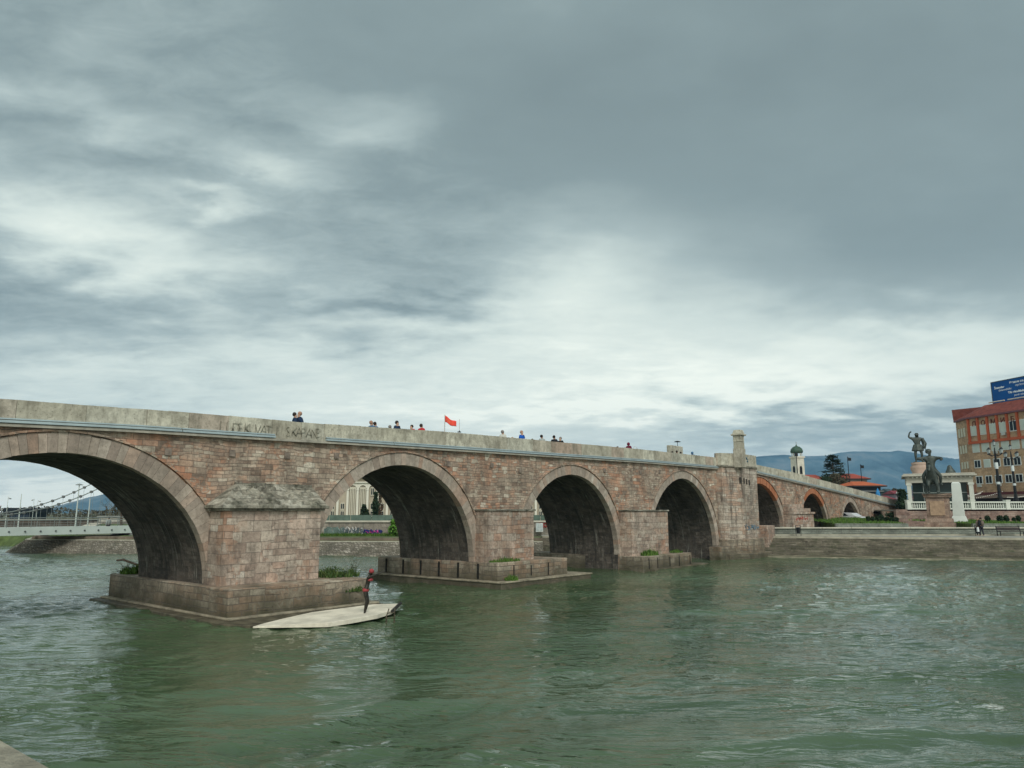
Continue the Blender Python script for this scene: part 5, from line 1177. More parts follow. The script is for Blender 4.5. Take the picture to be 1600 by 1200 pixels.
# drum and warrior
cd_ = V_(1439, 742, YP + 3); zc_ = zc1_ + .4; zs = V_(1439, 723, YP + 3).z; Hd = zs - zc_
t = thing('drum_pedestal', 'bulging pinkish stone drum carrying the warrior statue on the pavilion roof', 'pedestal', (cd_.x, YP + 3, zc_))
MB().lathe([(1.15, 0), (1.3, Hd * .10), (1.16, Hd * .18), (1.38, Hd * .5), (1.35, Hd * .68), (1.1, Hd * .80), (1.2, Hd * .86), (1.2, Hd)], (0, 0, 0), 24).build('drum', plain('pink_stone_drum', (.42, .31, .25), .8, 0, .15, 1, .2), t, smooth=True, world=False)
M_bz = plain('weathered_bronze', (.065, .078, .07), .5, .35, .4, 2.5, .25)
HS = V_(1437, 676, YP + 3).z - zs
t = thing('warrior_statue', 'bronze warrior raising his right fist on the pavilion roof', 'statue', (cd_.x - .1, YP + 3, zs), R(-22))
kk = HS / 1.76; sx = 1.18
def nd_(x, y, z, r): return (x * kk * sx, y * kk, z * kk, r * kk)
W = {'pel': nd_(0, 0, .97, .15), 'bel': nd_(0, 0, 1.10, .14), 'che': nd_(-.01, 0, 1.30, .185), 'nek': nd_(0, 0, 1.49, .07), 'hed': nd_(.0, -.02, 1.61, .10), 'top': nd_(0, 0, 1.69, .08), 'nos': nd_(0, -.12, 1.60, .02),
     'hipl': nd_(-.10, 0, .86, .11), 'knel': nd_(-.13, -.03, .50, .075), 'call': nd_(-.125, 0, .33, .07), 'ankl': nd_(-.12, .02, .10, .048), 'toel': nd_(-.15, -.17, .05, .045),
     'hipr': nd_(.10, 0, .86, .11), 'kner': nd_(.15, -.06, .50, .075), 'calr': nd_(.15, -.02, .33, .07), 'ankr': nd_(.15, 0, .10, .048), 'toer': nd_(.19, -.18, .05, .045),
     'shol': nd_(-.20, 0, 1.42, .085), 'elbl': nd_(-.37, -.04, 1.50, .058), 'wril': nd_(-.31, -.06, 1.76, .04), 'hanl': nd_(-.22, -.07, 1.83, .05),
     'shor': nd_(.20, 0, 1.41, .085), 'elbr': nd_(.31, .03, 1.14, .06), 'wrir': nd_(.27, -.10, .95, .042), 'hanr': nd_(.24, -.14, .90, .045)}
chW = [('pel', 'bel'), ('bel', 'che'), ('che', 'nek'), ('nek', 'hed'), ('hed', 'top')]
for s_ in 'lr': chW += [('pel', 'hip' + s_), ('hip' + s_, 'kne' + s_), ('kne' + s_, 'cal' + s_), ('cal' + s_, 'ank' + s_), ('ank' + s_, 'toe' + s_), ('che', 'sho' + s_), ('sho' + s_, 'elb' + s_), ('elb' + s_, 'wri' + s_), ('wri' + s_, 'han' + s_)]
skin_from(W, chW, 'body', M_bz, t, 0, 2)
m = MB(); n_ = 18; vs = []
for j, (z, r) in enumerate(((1.06, .17), (.9, .215), (.72, .26), (.68, .24))):
    for i in range(n_): a = 2 * math.pi * i / n_; rr = r * (1 + .09 * (i % 2)); vs.append((math.cos(a) * rr * kk * sx, math.sin(a) * rr * .75 * kk, z * kk))
m.add(vs, [(j * n_ + i, j * n_ + (i + 1) % n_, (j + 1) * n_ + (i + 1) % n_, (j + 1) * n_ + i) for j in range(3) for i in range(n_)]); m.build('skirt', M_bz, t, world=False)
MB().tube([nd_(.22, .05, 1.42, 0)[:3], nd_(.32, .12, 1.1, 0)[:3], nd_(.30, .16, .82, 0)[:3]], [.09 * kk, .13 * kk, .07 * kk], 8).build('cape', M_bz, t, world=False)
MB().tube([nd_(.22, -.14, .92, 0)[:3], nd_(.50, .05, .52, 0)[:3]], [.028 * kk, .018 * kk], 6).build('sword', M_bz, t, world=False)
MB().ball(nd_(0, .02, 1.66, 0)[:3], (.115 * kk, .115 * kk, .09 * kk), 12).build('hair', M_bz, t, smooth=True, world=False)
MB().box((0, 0, .04), (1.5, 1.2, .16)).build('plinth', M_bz, t, world=False)
# --- equestrian statue on its pedestal
YE = 86.0; kE = YE / F; c = V_(1469, 823, YE + 1.6); 
t = thing('statue_pedestal', 'pinkish brown stone pedestal with moulded base and cap under the horse statue', 'pedestal', (c.x, YE + 1.6, ZP), R(-35))
zp0 = V_(1468, 812, YE).z; zp1 = V_(1468, 771, YE).z; wx = 19.5 * kE / 2 * 2 * .86
Wd = 34 * kE
def slab(w, d, z0, z1, ins=0): h2 = [(-w / 2, -d / 2), (w / 2, -d / 2), (w / 2, d / 2), (-w / 2, d / 2)]; return h2, z0 - ZP, z1 - ZP
M_ped = masonry('pedestal_stone', 1.2, .7, [(0, (.26, .17, .13)), (.5, (.32, .22, .17)), (1, (.37, .27, .21))], streak=.4, grime_amt=.3, jit=.01, msize=.006)
for (w_, z0, z1, ins, nm) in ((44 * kE, ZP, zp0 - .35, 0, 'base'), (40 * kE, zp0 - .35, zp0 + .15, .06, 'base_moulding'), (32.5 * kE, zp0 + .15, zp1 - .45, .0, 'shaft'), (37 * kE, zp1 - .45, zp1 - .2, -.06, 'cap'), (41 * kE, zp1 - .2, zp1, 0, 'cap_slab')):
    h2, a_, b2 = slab(w_ * .93, w_ * .93, z0, z1); MB().prism(h2, a_, b2, inset=ins).build(nm, M_ped, t, world=False, bevel=.04)
w_ = 32.5 * kE * .93; m = MB().box((0, -w_ / 2 - .04, (zp0 + zp1) / 2 - ZP - .2), (w_ * .66, .08, (zp1 - zp0) * .55)); m.build('panel', plain('tan_relief_panel', (.36, .25, .17), .8, 0, .25, 3, .5), t, world=False, bevel=.02)
m = MB().lathe([(w_ * .42, 0), (w_ * .42, .06)], (0, 0, 0), 20); 
zE = zp1; He = V_(1459, 697, YE).z - zE
t = thing('horse_statue', 'bronze rider with arms held wide on a bronze horse facing the river', 'statue', (c.x - .4, YE + 1.6, zE), R(-27))
S_ = He / 5.3
def hn(x, y, z, r): return (x * S_, y * S_, z * S_, r * S_)
Hs = {'bar': hn(0, .9, 1.95, .54), 'che': hn(0, 0, 2.0, .56), 'nk1': hn(-.12, -.55, 2.55, .38), 'nk2': hn(-.22, -.95, 3.05, .30), 'hed': hn(-.26, -1.2, 3.15, .22), 'muz': hn(-.28, -1.5, 2.65, .14), 'nos': hn(-.28, -1.58, 2.50, .11),
      'rum': hn(0, 1.8, 2.0, .58), 'tl1': hn(0, 2.4, 1.9, .16), 'tl2': hn(.05, 2.7, 1.0, .10)}
for s_, tx in (('l', -1), ('r', 1)):
    Hs.update({'fs' + s_: hn(.42 * tx, -.1, 1.5, .27), 'fk' + s_: hn(.44 * tx, -.28 if tx > 0 else -.5, .95, .15), 'ff' + s_: hn(.43 * tx, -.2 if tx > 0 else -.15, .30, .10), 'fh' + s_: hn(.43 * tx, -.30, .08, .14),
               'hs' + s_: hn(.42 * tx, 1.75, 1.45, .32), 'hk' + s_: hn(.60 * tx, 2.0, .95, .17), 'hf' + s_: hn(.66 * tx, 1.75, .30, .11), 'hh' + s_: hn(.66 * tx, 1.65, .08, .15)})
che = [('bar', 'che'), ('che', 'nk1'), ('nk1', 'nk2'), ('nk2', 'hed'), ('hed', 'muz'), ('muz', 'nos'), ('bar', 'rum'), ('rum', 'tl1'), ('tl1', 'tl2')]
for s_ in 'lr': che += [('che', 'fs' + s_), ('fs' + s_, 'fk' + s_), ('fk' + s_, 'ff' + s_), ('ff' + s_, 'fh' + s_), ('rum', 'hs' + s_), ('hs' + s_, 'hk' + s_), ('hk' + s_, 'hf' + s_), ('hf' + s_, 'hh' + s_)]
skin_from(Hs, che, 'horse', M_bz, t, 0, 2)
m = MB()
for sx_ in (-1, 1): m.tube([hn(-.24 + .10 * sx_, -1.08, 3.28, 0)[:3], hn(-.24 + .13 * sx_, -1.10, 3.52, 0)[:3]], [.06 * S_, .015 * S_], 6)
for i in range(9): f_ = i / 8; m.ball(hn(-.12 - .10 * f_ + .04 * math.sin(i * 3), -.45 - .5 * f_, 2.95 + .5 * f_, 0)[:3], .14 * S_, 8)
m.build('mane_and_ears', M_bz, t, smooth=True, world=False)
Rd = {'pel': hn(.05, .55, 2.75, .36), 'bel': hn(.03, .5, 3.15, .34), 'che': hn(.0, .45, 3.75, .47), 'nek': hn(-.05, .42, 4.35, .19), 'hed': hn(-.1, .36, 4.78, .30), 'top': hn(-.1, .36, 5.02, .22), 'nos': hn(-.1, .02, 4.74, .06)}
for s_, tx in (('l', -1), ('r', 1)):
    Rd.update({'hp' + s_: hn(.42 * tx, .35, 2.55, .30), 'kn' + s_: hn(.86 * tx, -.15, 2.05, .20), 'an' + s_: hn(.82 * tx, .25, 1.15, .14), 'to' + s_: hn(.95 * tx, -.15, 1.0, .11),
               'sh' + s_: hn(.52 * tx, .42, 4.08, .24), 'el' + s_: hn(1.25 * tx - .1, .1, 4.02, .16), 'wr' + s_: hn((.95 if tx < 0 else 1.12) * tx, -.65, 3.85, .12), 'ha' + s_: hn((.80 if tx < 0 else .95) * tx, -.95, 3.75, .12)})
chr_ = [('pel', 'bel'), ('bel', 'che'), ('che', 'nek'), ('nek', 'hed'), ('hed', 'top')]
for s_ in 'lr': chr_ += [('pel', 'hp' + s_), ('hp' + s_, 'kn' + s_), ('kn' + s_, 'an' + s_), ('an' + s_, 'to' + s_), ('che', 'sh' + s_), ('sh' + s_, 'el' + s_), ('el' + s_, 'wr' + s_), ('wr' + s_, 'ha' + s_)]
skin_from(Rd, chr_, 'rider', M_bz, t, 0, 2)
MB().ball(hn(-.1, .40, 4.86, 0)[:3], (.34 * S_, .34 * S_, .30 * S_), 12).build('rider_hair', M_bz, t, smooth=True, world=False)
m = MB(); rough_patch(m, hn(-.42, .75, 4.1, 0)[:3], hn(.42, .75, 4.1, 0)[:3], hn(.5, 1.3, 2.3, 0)[:3], hn(-.5, 1.3, 2.3, 0)[:3], 8, 8, .05 * S_, 4); o = m.build('cloak', M_bz, t, smooth=True, world=False); o.modifiers.new('t', 'SOLIDIFY').thickness = .08
MB().box((0, .7 * S_, .03), (2.2 * S_, 4.0 * S_, .12)).build('plinth', M_bz, t, world=False)
# reclining dark figure on the pavilion roof, right part
p = V_(1484, 739, YP + 5); t = thing('roof_sculpture', 'small dark seated sculpture on the pavilion roof right of the rider', 'statue', (p.x, YP + 5, zc1_ + .43)); N2 = {'a': (0, 0, .35, .75), 'b': (0, -.1, 1.05, .42), 'c': (.0, -.1, 1.7, .30), 'd': (-.7, -.4, .25, .35), 'e': (.8, -.4, .3, .38)}
skin_from(N2, [('a', 'b'), ('b', 'c'), ('a', 'd'), ('a', 'e')], 'body', M_bz, t, 0, 2)
# white tapering pillar
YO = 90.0; kO = YO / F; c = V_(1506, 821, YO); t = thing('white_obelisk', 'white tapering stone pillar on a stepped flaring base beside the horse statue', 'obelisk', (c.x - .1, YO + .6, ZP), R(-32))
zt = V_(1490, 753, YO).z - ZP; zb_ = V_(1490, 808, YO).z - ZP
for (w0, z0, z1, ins, nm) in ((2.5, 0, .35, 0, 'base_step'), (2.1, .35, zb_ + .15, .36, 'flared_base'), (1.25, zb_ + .15, zt - .18, .24, 'shaft'), (.98, zt - .18, zt, .35, 'cap')):
    h2 = [(-w0 / 2, -w0 / 2), (w0 / 2, -w0 / 2), (w0 / 2, w0 / 2), (-w0 / 2, w0 / 2)]; MB().prism(h2, z0, z1, inset=ins).build(nm, plain('white_marble', (.62, .66, .62), .6, 0, .08, 1), t, world=False, bevel=.02)
# ================================================================ BALUSTRADE WALL
YB = 100.0; kB = YB / F
zwt = V_(1500, 796, YB).z; zbt = V_(1500, 783.5, YB).z
t = thing('terrace_wall', 'reddish stone terrace wall below the white balustrade', 'wall', (V_(1510, 800, YB).x, YB, ZP)); xa, xb = V_(1418, 800, YB).x, V_(1760, 800, YB).x
MB().box(((xa + xb) / 2, YB + .3, (ZP + zwt) / 2), (xb - xa, .6, zwt - ZP)).build('wall', masonry('reddish_terrace_stone', .9, .4, [(0, (.20, .125, .105)), (.5, (.27, .18, .15)), (1, (.33, .25, .21))], streak=.25, grime_amt=.3, jit=.03, msize=.008), t)
xq = V_(1400, 800, YB).x; MB().box(((xq + xa) / 2, YB + .3, (ZP + zwt) / 2), (xa - xq, .6, zwt - ZP)).build('end_wall', masonry('reddish_terrace_stone', .9, .4, []), t)
MB().box(((xa + xb) / 2, YB + 6, zwt - .1), (xb - xa, 12, .2)).build('terrace_floor', M_pave, t)
t = thing('balustrade', 'white stone balustrade with piers along the terrace in front of the tall building', 'balustrade', (V_(1510, 795, YB).x, YB, zwt))
M_bw = plain('white_balustrade', (.60, .63, .57), .7, 0, .08, 1)
MB().box(((xa + xb) / 2, YB + .25, zwt + .09), (xb - xa, .42, .18)).build('bottom_rail', M_bw, t); MB().box(((xa + xb) / 2, YB + .25, zbt - .09), (xb - xa, .46, .17)).build('top_rail', M_bw, t)
prof = [(.06, 0), (.085, .06), (.055, .12), (.10, .30), (.085, .42), (.05, .55), (.075, .66), (.08, .72)]; hb = (zbt - .18 - zwt - .18) / .72
piers = [1421, 1520.5, 1575.5, 1650]
src = None; x = xa + .3; xend = V_(1625, 795, YB).x; cnt = 0
while x < xend:
    if not any(abs(x - V_(q_, 790, YB).x) < .42 for q_ in piers) and cnt < 95:
        if src is None:
            mb = MB().lathe([(r_, z_ * hb) for r_, z_ in prof], (0, 0, 0), 8); src = mb.build('baluster', M_bw, t, smooth=True, world=False); o = src
        else: o = src.copy(); C.objects.link(o); o.parent = t
        o.location = LM[t.name].inverted() @ Vector((x, YB + .25, zwt + .18)); cnt += 1
    x += .295
for q_ in piers: xx = V_(q_, 790, YB).x; MB().box((xx, YB + .25, (zwt + zbt) / 2 + .06), (.55, .56, zbt - zwt + .15)).box((xx, YB + .25, zbt + .16), (.66, .66, .12)).build('pier', M_bw, t)
# ================================================================ TALL BUILDING WITH BILLBOARD
E0 = Vector((98.8, 160)); dm = (Vector((102.0, 147.4)) - E0).normalized(); dl = (Vector((100.1, 166.0)) - E0).normalized()
M_bu = masonry('tan_render', 1.2, .4, [(0, (.42, .28, .165)), (.5, (.47, .315, .19)), (1, (.52, .36, .225))], streak=.25, grime=(.36, .26, .17), grime_amt=.25, jit=.01, msize=.004, bump=.15, mortar=(.3, .22, .14))
M_or = plain('orange_red_trim', (.42, .10, .045), .7, 0, .15, .7); M_tile = plain('dark_red_roof_tiles', (.19, .055, .042), .8, 0, .3, 1.2, .5); M_shut = plain('pale_shutter', (.50, .56, .50), .6, 0, .08, 1); M_wf = plain('white_window_frame', (.66, .70, .68), .5, 0, .05)
t = thing('tall_building', 'tan office block with orange trimmed top floor and dark red roof at the right edge', 'building', (E0.x, E0.y, ZP))
zE = at(1514, 655.5, 160).z; zB = at(1530, 770, 160).z
LEN = 46.0; BK = Vector((dm.y * -1, dm.x)); BK = BK if BK.x > 0 else -BK
P_ = lambda a, inn=0.0: E0 + dm * a + BK * inn
pl = [P_(0), P_(LEN), P_(LEN, 14), P_(0, 14) + dl * 0, E0 + dl * 6.1 + BK * 2, E0 + dl * 6.1]
MB().prism([tuple(p) for p in pl[::1]], ZP, zE).build('wall', M_bu, t)
def eave_poly(d): return [tuple(p) for p in (P_(-0, -d) , P_(LEN + d, -d), P_(LEN + d, 14 + d), P_(0, 14 + d), E0 + dl * 6.2 + BK * (2 + d), E0 + dl * 6.2 - BK * d)]
MB().prism(eave_poly(.55), zE, zE + .35).build('eave', plain('mauve_eave_board', (.16, .075, .085), .7), t)
pA = eave_poly(.5); cxy = (sum(p[0] for p in pA) / 6, sum(p[1] for p in pA) / 6)
m = MB(); lo = [(*p, zE + .36) for p in pA]; hi_ = [(p[0] + BK.x * 3.2 * (1 if i in (0, 1, 5) else -1) + (dm.x * (3.0 if i in (0, 5) else 0)), p[1] + BK.y * 3.2 * (1 if i in (0, 1, 5) else -1) + (dm.y * (6.5 if i == 5 else 2.5 if i == 0 else 0)), zE + 2.9) for i, p in enumerate(pA)]
m.add(lo + hi_, [(i, (i + 1) % 6, 6 + (i + 1) % 6, 6 + i) for i in range(6)] + [tuple(range(6, 12))]); m.build('roof', M_tile, t)
m = MB()
for i in range(9):
    a = 3.4 + i * 4.6; q0_, q1_ = P_(a, 3.0), P_(a + 3.8, 3.0); m.tube([(q0_.x, q0_.y, zE + 3.3), (q1_.x, q1_.y, zE + 3.3)], .14, 6)
m.each('roof_edge_tube', plain('pale_pipe', (.55, .5, .42), .5), t)
# facade frame: local x along dm, local z up, outward -BK
def FM(a, z, out=0.0):   # matrix placing text/box on the facade; x axis runs left to right in the picture
    p = P_(a, -out); ax = Vector((dm.x, dm.y, 0)); nz = Vector((-BK.x, -BK.y, 0)); M = Matrix.Identity(4); M.col[0][:3] = ax; M.col[1][:3] = (0, 0, 1); M.col[2][:3] = nz; M.col[3][:3] = (p.x, p.y, z); return M
def fbox(mb, a0, a1, z0, z1, o0, o1, r=None):
    M = FM((a0 + a1) / 2, (z0 + z1) / 2, (o0 + o1) / 2); return mb.box((0, 0, 0), (a1 - a0, z1 - z0, o1 - o0), 0, r, 1.0, M)
BAY = 2.45; a00 = .35
def px2a(px):   # facade distance for a picture column
    r = ray(px, 700); o = Vector((0, 0)); d = Vector((r.x, r.y)); den = d.x * dm.y - d.y * dm.x; tt = (E0.x * dm.y - E0.y * dm.x) / den; q = d * tt; return (q - E0).dot(dm)
def py2z(px, py): a = px2a(px); q = P_(a); r = ray(px, py); return HC + r.z / r.y * q.y
A_ = [px2a(x) for x in (1518, 1533.5, 1549, 1565, 1580.5, 1596)]
BAY = (A_[-1] - A_[0]) / 5; a00 = A_[0]; z_top = zE; zpb = py2z(1522, 690)    # bottom of the orange panel
ob = MB(); nb = int((LEN - a00) / BAY)
for i in range(nb + 1): fbox(ob, a00 + i * BAY - .2, a00 + i * BAY + .2, zpb, z_top - .05, .02, .42)
fbox(ob, a00 - .28, a00 + nb * BAY + .28, zpb - .55, zpb, .0, .5); ob.each('orange_trim', M_or, t)
rows = [(py2z(1525, 666), py2z(1525, 680), 's'), (py2z(1528, 693), py2z(1528, 706), 's'), (py2z(1533, 719), py2z(1533, 730), 'w'), (py2z(1537, 744), py2z(1537, 755), 'w')]
tmpl = {}
def window(a, z0, z1, kind, wd):
    root_M = FM(a, z0, .02); f = MB(); 
    hgt = z1 - z0; fr = MB().box((0, hgt / 2, .0), (wd + .24, hgt + .24, .14), M=root_M); w_ = fr.build('window', M_wf, t)
    if kind == 'p': MB().box((0, hgt / 2, .06), (wd, hgt, .1), M=root_M).build('shutter', M_shut, w_)
    else:
        MB().box((-wd / 4 - .02, hgt / 2, .055), (wd / 2 - .1, hgt - .05, .08), M=root_M).box((wd / 4 + .02, hgt / 2, .055), (wd / 2 - .1, hgt - .05, .08), M=root_M).build('pane', M_win if kind == 'w' else plain('teal_pane', (.03, .08, .09), .2), w_)
    return w_
for name_ in ('window',): pass
kinds = {0: 'ppkpwp', 1: 'pppppppp', 2: 'wpwwww', 3: 'wwwwwww'}
for ri, (zt_, zb2_, kd) in enumerate(rows):
    off_ = 0 if ri == 0 else .06 * ri
    for i in range(min(nb, 8)):
        kind = kinds[ri][i % len(kinds[ri])]; wd = BAY * (.66 if ri < 2 else .60)
        if kind == 'k': kind = 'p'
        a = a00 + (i + .5) * BAY
        o = window(a, zb2_, zt_, 'w' if kind == 'w' else 'p', wd)
        if ri in (1, 3) and i in (2,) or (ri, i) in ((0, 3), (3, 0)):
            MB().box((a * 0 + wd * .1, -.45, .28), (.85, .55, .38), M=FM(a, zb2_, .02)).build('air_conditioner', plain('ac_grey', (.42, .45, .42), .6), t)
M_let = plain('dark_red_letters', (.13, .035, .02), .6)
zl = py2z(1525, 662.5)
for i, chx in enumerate('ДОМИБ'):
    a = a00 + (i + .5) * BAY; text('sign_letter', chx, 1.5, FM(a - .5, z_top - 1.75, .06), M_let, t, ext=.05, bold=.015)
# narrow windows on the left face
M2 = lambda a, z, out: (lambda p: Matrix(((-dl.x, 0, -BK.x, p.x), (-dl.y, 0, -BK.y, p.y), (0, 1, 0, z), (0, 0, 0, 1))))(E0 + dl * a - BK * out)
for (zt_, zb2_, kd) in rows:
    for a in (1.4, 2.9, 4.4): MB().box((0, (zt_ - zb2_) / 2, .03), (.95, zt_ - zb2_, .12), M=M2(a, zb2_, .05)).build('side_window', plain('cream_shutter', (.55, .54, .42), .6), t)
# canopy and ground floor
cn = MB(); fbox(cn, -1, LEN, zB - .6, zB - .05, 0, 2.2); cn.build('canopy', plain('dark_red_canopy', (.10, .03, .03), .7), t)
aw = MB(); fbox(aw, -.5, LEN, zB - 1.25, zB - .62, 1.2, 2.6); aw.build('awning', plain('taupe_awning', (.23, .17, .14), .8, 0, .15, .5), t)
gf = MB(); fbox(gf, -.2, LEN, ZP, zB - .7, .02, .25); gf.build('shop_front', plain('dark_shopfront', (.022, .02, .022), .4, 0, .5, .5), t)
# billboard
YBb = 1.6; bl0 = Vector((at(1549, 600, 168).x, 168)); 
bb0 = P_(px2a(1547), 4.5); 
def bpt(px, py, inn=4.5):
    r = ray(px, py); o = P_(0, inn); d = Vector((r.x, r.y)); den = d.x * dm.y - d.y * dm.x; tt = (o.x * dm.y - o.y * dm.x) / den; q = d * tt; return (q - o).dot(dm), HC + r.z / r.y * q.y
ba, bz1 = bpt(1549.5, 598.5); _, bz0 = bpt(1553, 630.5); _, bz2 = bpt(1600, 589)
p = P_(ba, 4.5); t = thing('billboard', 'large blue rooftop billboard with white multilingual slogan', 'billboard', (p.x, p.y, bz0 - .5))
bw = 17.0; Mb = Matrix(((dm.x, 0, -BK.x, p.x), (dm.y, 0, -BK.y, p.y), (0, 1, 0, bz0), (0, 0, 0, 1))); bh = bz1 - bz0
MB().box((bw / 2, bh / 2, 0), (bw, bh, .25), M=Mb).build('panel', plain('billboard_blue', (.006, .085, .30), .45, 0, .12, .3), t)
MB().box((bw / 2, bh + .08, 0), (bw + .3, .16, .4), M=Mb).box((-.08, bh / 2, 0), (.16, bh, .4), M=Mb).box((bw / 2, -.08, 0), (bw + .3, .16, .4), M=Mb).build('frame', plain('billboard_frame', (.07, .10, .12), .5), t)
m = MB()
for i in range(5): m.box((1 + i * 3.8, -.85, -.3), (.2, 1.6, .2), M=Mb)
m.each('support', M_st, t)
M_wt = plain('white_lettering', (.75, .80, .82), .5, 0, .02)
def bill(body, px, py, px2, size_px, it=0.0, bold=.0):
    a, z = bpt(px, py); k_ = abs(bpt(px, py - size_px)[1] - z) / .72; M = Mb @ Matrix.Translation((a - ba, z - bz0, .14)); text('lettering', body, k_, M, M_wt, t, ext=.01, bold=bold, italic=it, cx=px2 * 1.75)
bill('Важни се', 1578, 599.5, .74, 3.0, 0, .028); bill('луѓето', 1587, 603.2, .74, 3.0, .2, .004)
bill('İnsanlar', 1554.5, 608.3, .74, 3.0, 0, .028); bill('önemlidir.', 1561, 611.8, .76, 3.2, .2, .004)
bill('Të rëndësishëm', 1576, 615.0, .78, 3.2, 0, .028); bill('janë tërë njerëzit', 1585.5, 618.6, .78, 3.0, .2, .004)
# bunting strings under the canopy
t = thing('light_string', 'strings of small white lights hung under the awning of the tall building', 'lights', (at(1520, 775, 130).x, 130, at(1520, 776, 130).z)); m = MB()
for (xa_, ya_, xb_, yb_, sag) in ((1509, 777, 1535, 768, 3), (1526, 778, 1566, 768, 3), (1574, 777, 1600, 775.5, 2), (1511, 774, 1532, 771, 2)):
    for k in range(15): f_ = k / 14; q = at(xa_ + (xb_ - xa_) * f_, ya_ + (yb_ - ya_) * f_ + sag * 4 * f_ * (1 - f_) * .4, 120); m.ball((q.x, 120, q.z), .075, 6)
m.each('bulb', plain('white_bulb', (.75, .72, .66), .4), t)
# white planter box / parasol objects by balustrade
# ================================================================ LANTERN POSTS
M_bk = plain('black_cast_iron', (.012, .014, .016), .4); M_lg = plain('frosted_lantern_glass', (.35, .40, .40), .3)
def lantern_post(px, ytop, ybase, Y, label, scale=1.0):
    b_ = at(px, ybase, Y); zt = at(px, ytop, Y).z; t = thing('lantern_post', label, 'lamp post', (b_.x, Y, b_.z), 0, 'black multi lantern posts before the tall building'); H = zt - b_.z; s = scale
    MB().lathe([(.38, 0), (.38, .5), (.26, .6), (.20, 1.2), (.23, 1.35), (.18, H * .33), (.165, H * .6), (.12, H * .8), (.06, H * .9)], (0, 0, 0), 12).build('pole', M_bk, t, world=False)
    for f0, f1 in ((.28, .32), (.54, .645)): MB().lathe([(.23, 0), (.23, (f1 - f0) * H)], (0, 0, f0 * H), 12).build('white_band', plain('white_sign_band', (.55, .6, .6), .6), t, world=False)
    arms = MB(); L_ = []
    for k in range(5):
        if k == 4: pos = (0, 0, H - .2)
        else: a = k * math.pi / 2 + .3; pos = (1.25 * s * math.cos(a), 1.25 * s * math.sin(a), H * .84); arms.tube([(0, 0, H * .78), (pos[0] * .5, pos[1] * .5, H * .755), (pos[0], pos[1], H * .84 - .45)], .05, 5)
        g_ = MB().lathe([(.11, -.32), (.20, .12), (.19, .17)], pos, 8); o = g_.build('lantern', M_lg, t, world=False)
        MB().lathe([(.24, .17), (.13, .36), (.03, .52)], pos, 8).lathe([(.16, -.45), (.15, -.35)], pos, 8).build('lantern_cap', M_bk, o, world=False)
    arms.build('arms', M_bk, t, world=False)
lantern_post(1563, 690, 783, 106, 'left, nearer black post with five lanterns before the tall building', .85)
lantern_post(1588, 697, 783, 118, 'right, farther black post with lanterns before the tall building', .85)
# ================================================================ RIVER WALK FURNITURE
M_wd = plain('dark_bench_wood', (.045, .035, .035), .7, 0, .3, 4)
def bench(px0, px1, ytop, Y, label):
    xa_, xb_ = at(px0, 832, Y).x, at(px1, 832, Y).x; z0 = ZW + .1; t = thing('park_bench', label, 'bench', ((xa_ + xb_) / 2, Y, z0)); L_ = xb_ - xa_
    for sx_ in (-1, 1):
        MB().tube([(sx_ * (L_ / 2 - .05), -.45, 0), (sx_ * (L_ / 2 - .05), -.42, .48)], .045, 6).tube([(sx_ * (L_ / 2 - .05), .1, 0), (sx_ * (L_ / 2 - .05), .05, .45), (sx_ * (L_ / 2 - .05), .2, .98)], .045, 6).tube([(sx_ * (L_ / 2 - .05), -.42, .48), (sx_ * (L_ / 2 - .05), .05, .45)], .04, 6).build('leg', M_bk, t, world=False)
    m = MB(); [m.box((0, -.36 + .14 * j, .48), (L_, .11, .05)) for j in range(4)]; m.build('seat', M_wd, t, world=False)
    m = MB(); [m.box((0, .11 + .045 * j, .63 + .13 * j), (L_, .05, .11)) for j in range(3)]; m.build('backrest', M_wd, t, world=False)
bench(1558, 1595.5, 823, 76.8, 'dark slatted park bench on the river walk right of the two walkers')
bench(1622, 1660, 823, 76.8, 'second dark park bench beyond the right picture edge')
def bin_(px, Y, label, s=1.0):
    x = at(px, 832, Y).x; t = thing('litter_bin', label, 'bin', (x, Y, ZW + .1)); 
    for sx_ in (-1, 1): MB().tube([(sx_ * .25 * s, 0, 0), (sx_ * .25 * s, 0, 1.05 * s)], .03, 6).build('post', M_bk, t, world=False)
    MB().tube([(-.25 * s, 0, 1.05 * s), (.25 * s, 0, 1.05 * s)], .03, 6).build('top_bar', M_bk, t, world=False)
    MB().lathe([(.16 * s, .25 * s), (.20 * s, .85 * s), (.17 * s, .85 * s), (.13 * s, .3 * s)], (0, 0, 0), 12).build('basket', M_bk, t, world=False)
bin_(1247.5, 76.6, 'black litter bin hung between two posts on the river walk near the tower'); bin_(1527.5, 76.9, 'black litter bin immediately left of the two walkers')
BRN = cloth('grey_brown_coat', (.15, .12, .10))
def rucksack(c): 
    def f_(t, k): MB().ball((0, .19 * k, 1.24 * k), (.17 * k, .13 * k, .24 * k), 10).build('rucksack', c, t, smooth=True, world=False)
    return f_
def shopping(t, k): MB().prism([(.24 * k, -.12), (.46 * k, -.12), (.46 * k, 0), (.24 * k, 0)], .42 * k, .85 * k, inset=.3).build('shopping_bag', plain('white_plastic_bag', (.62, .66, .66), .5), t, world=False)
pg = at(1530.5, 838, 76.2)
person((at(1530, 838, 76.3).x, 76.3, ZW + .1), R(200), 1.70, 'fair haired walker in grey brown coat, left of the pair on the river walk', BRN, DK, FH, None, .45, bag=rucksack(BLK))
person((at(1534.5, 838, 76.0).x, 76.0, ZW + .1), R(195), 1.84, 'taller dark haired walker with rucksack and white bag on the river walk', BLK, DK, M_hair, None, .5, bag=lambda t, k: (rucksack(BRN)(t, k), shopping(t, k)))
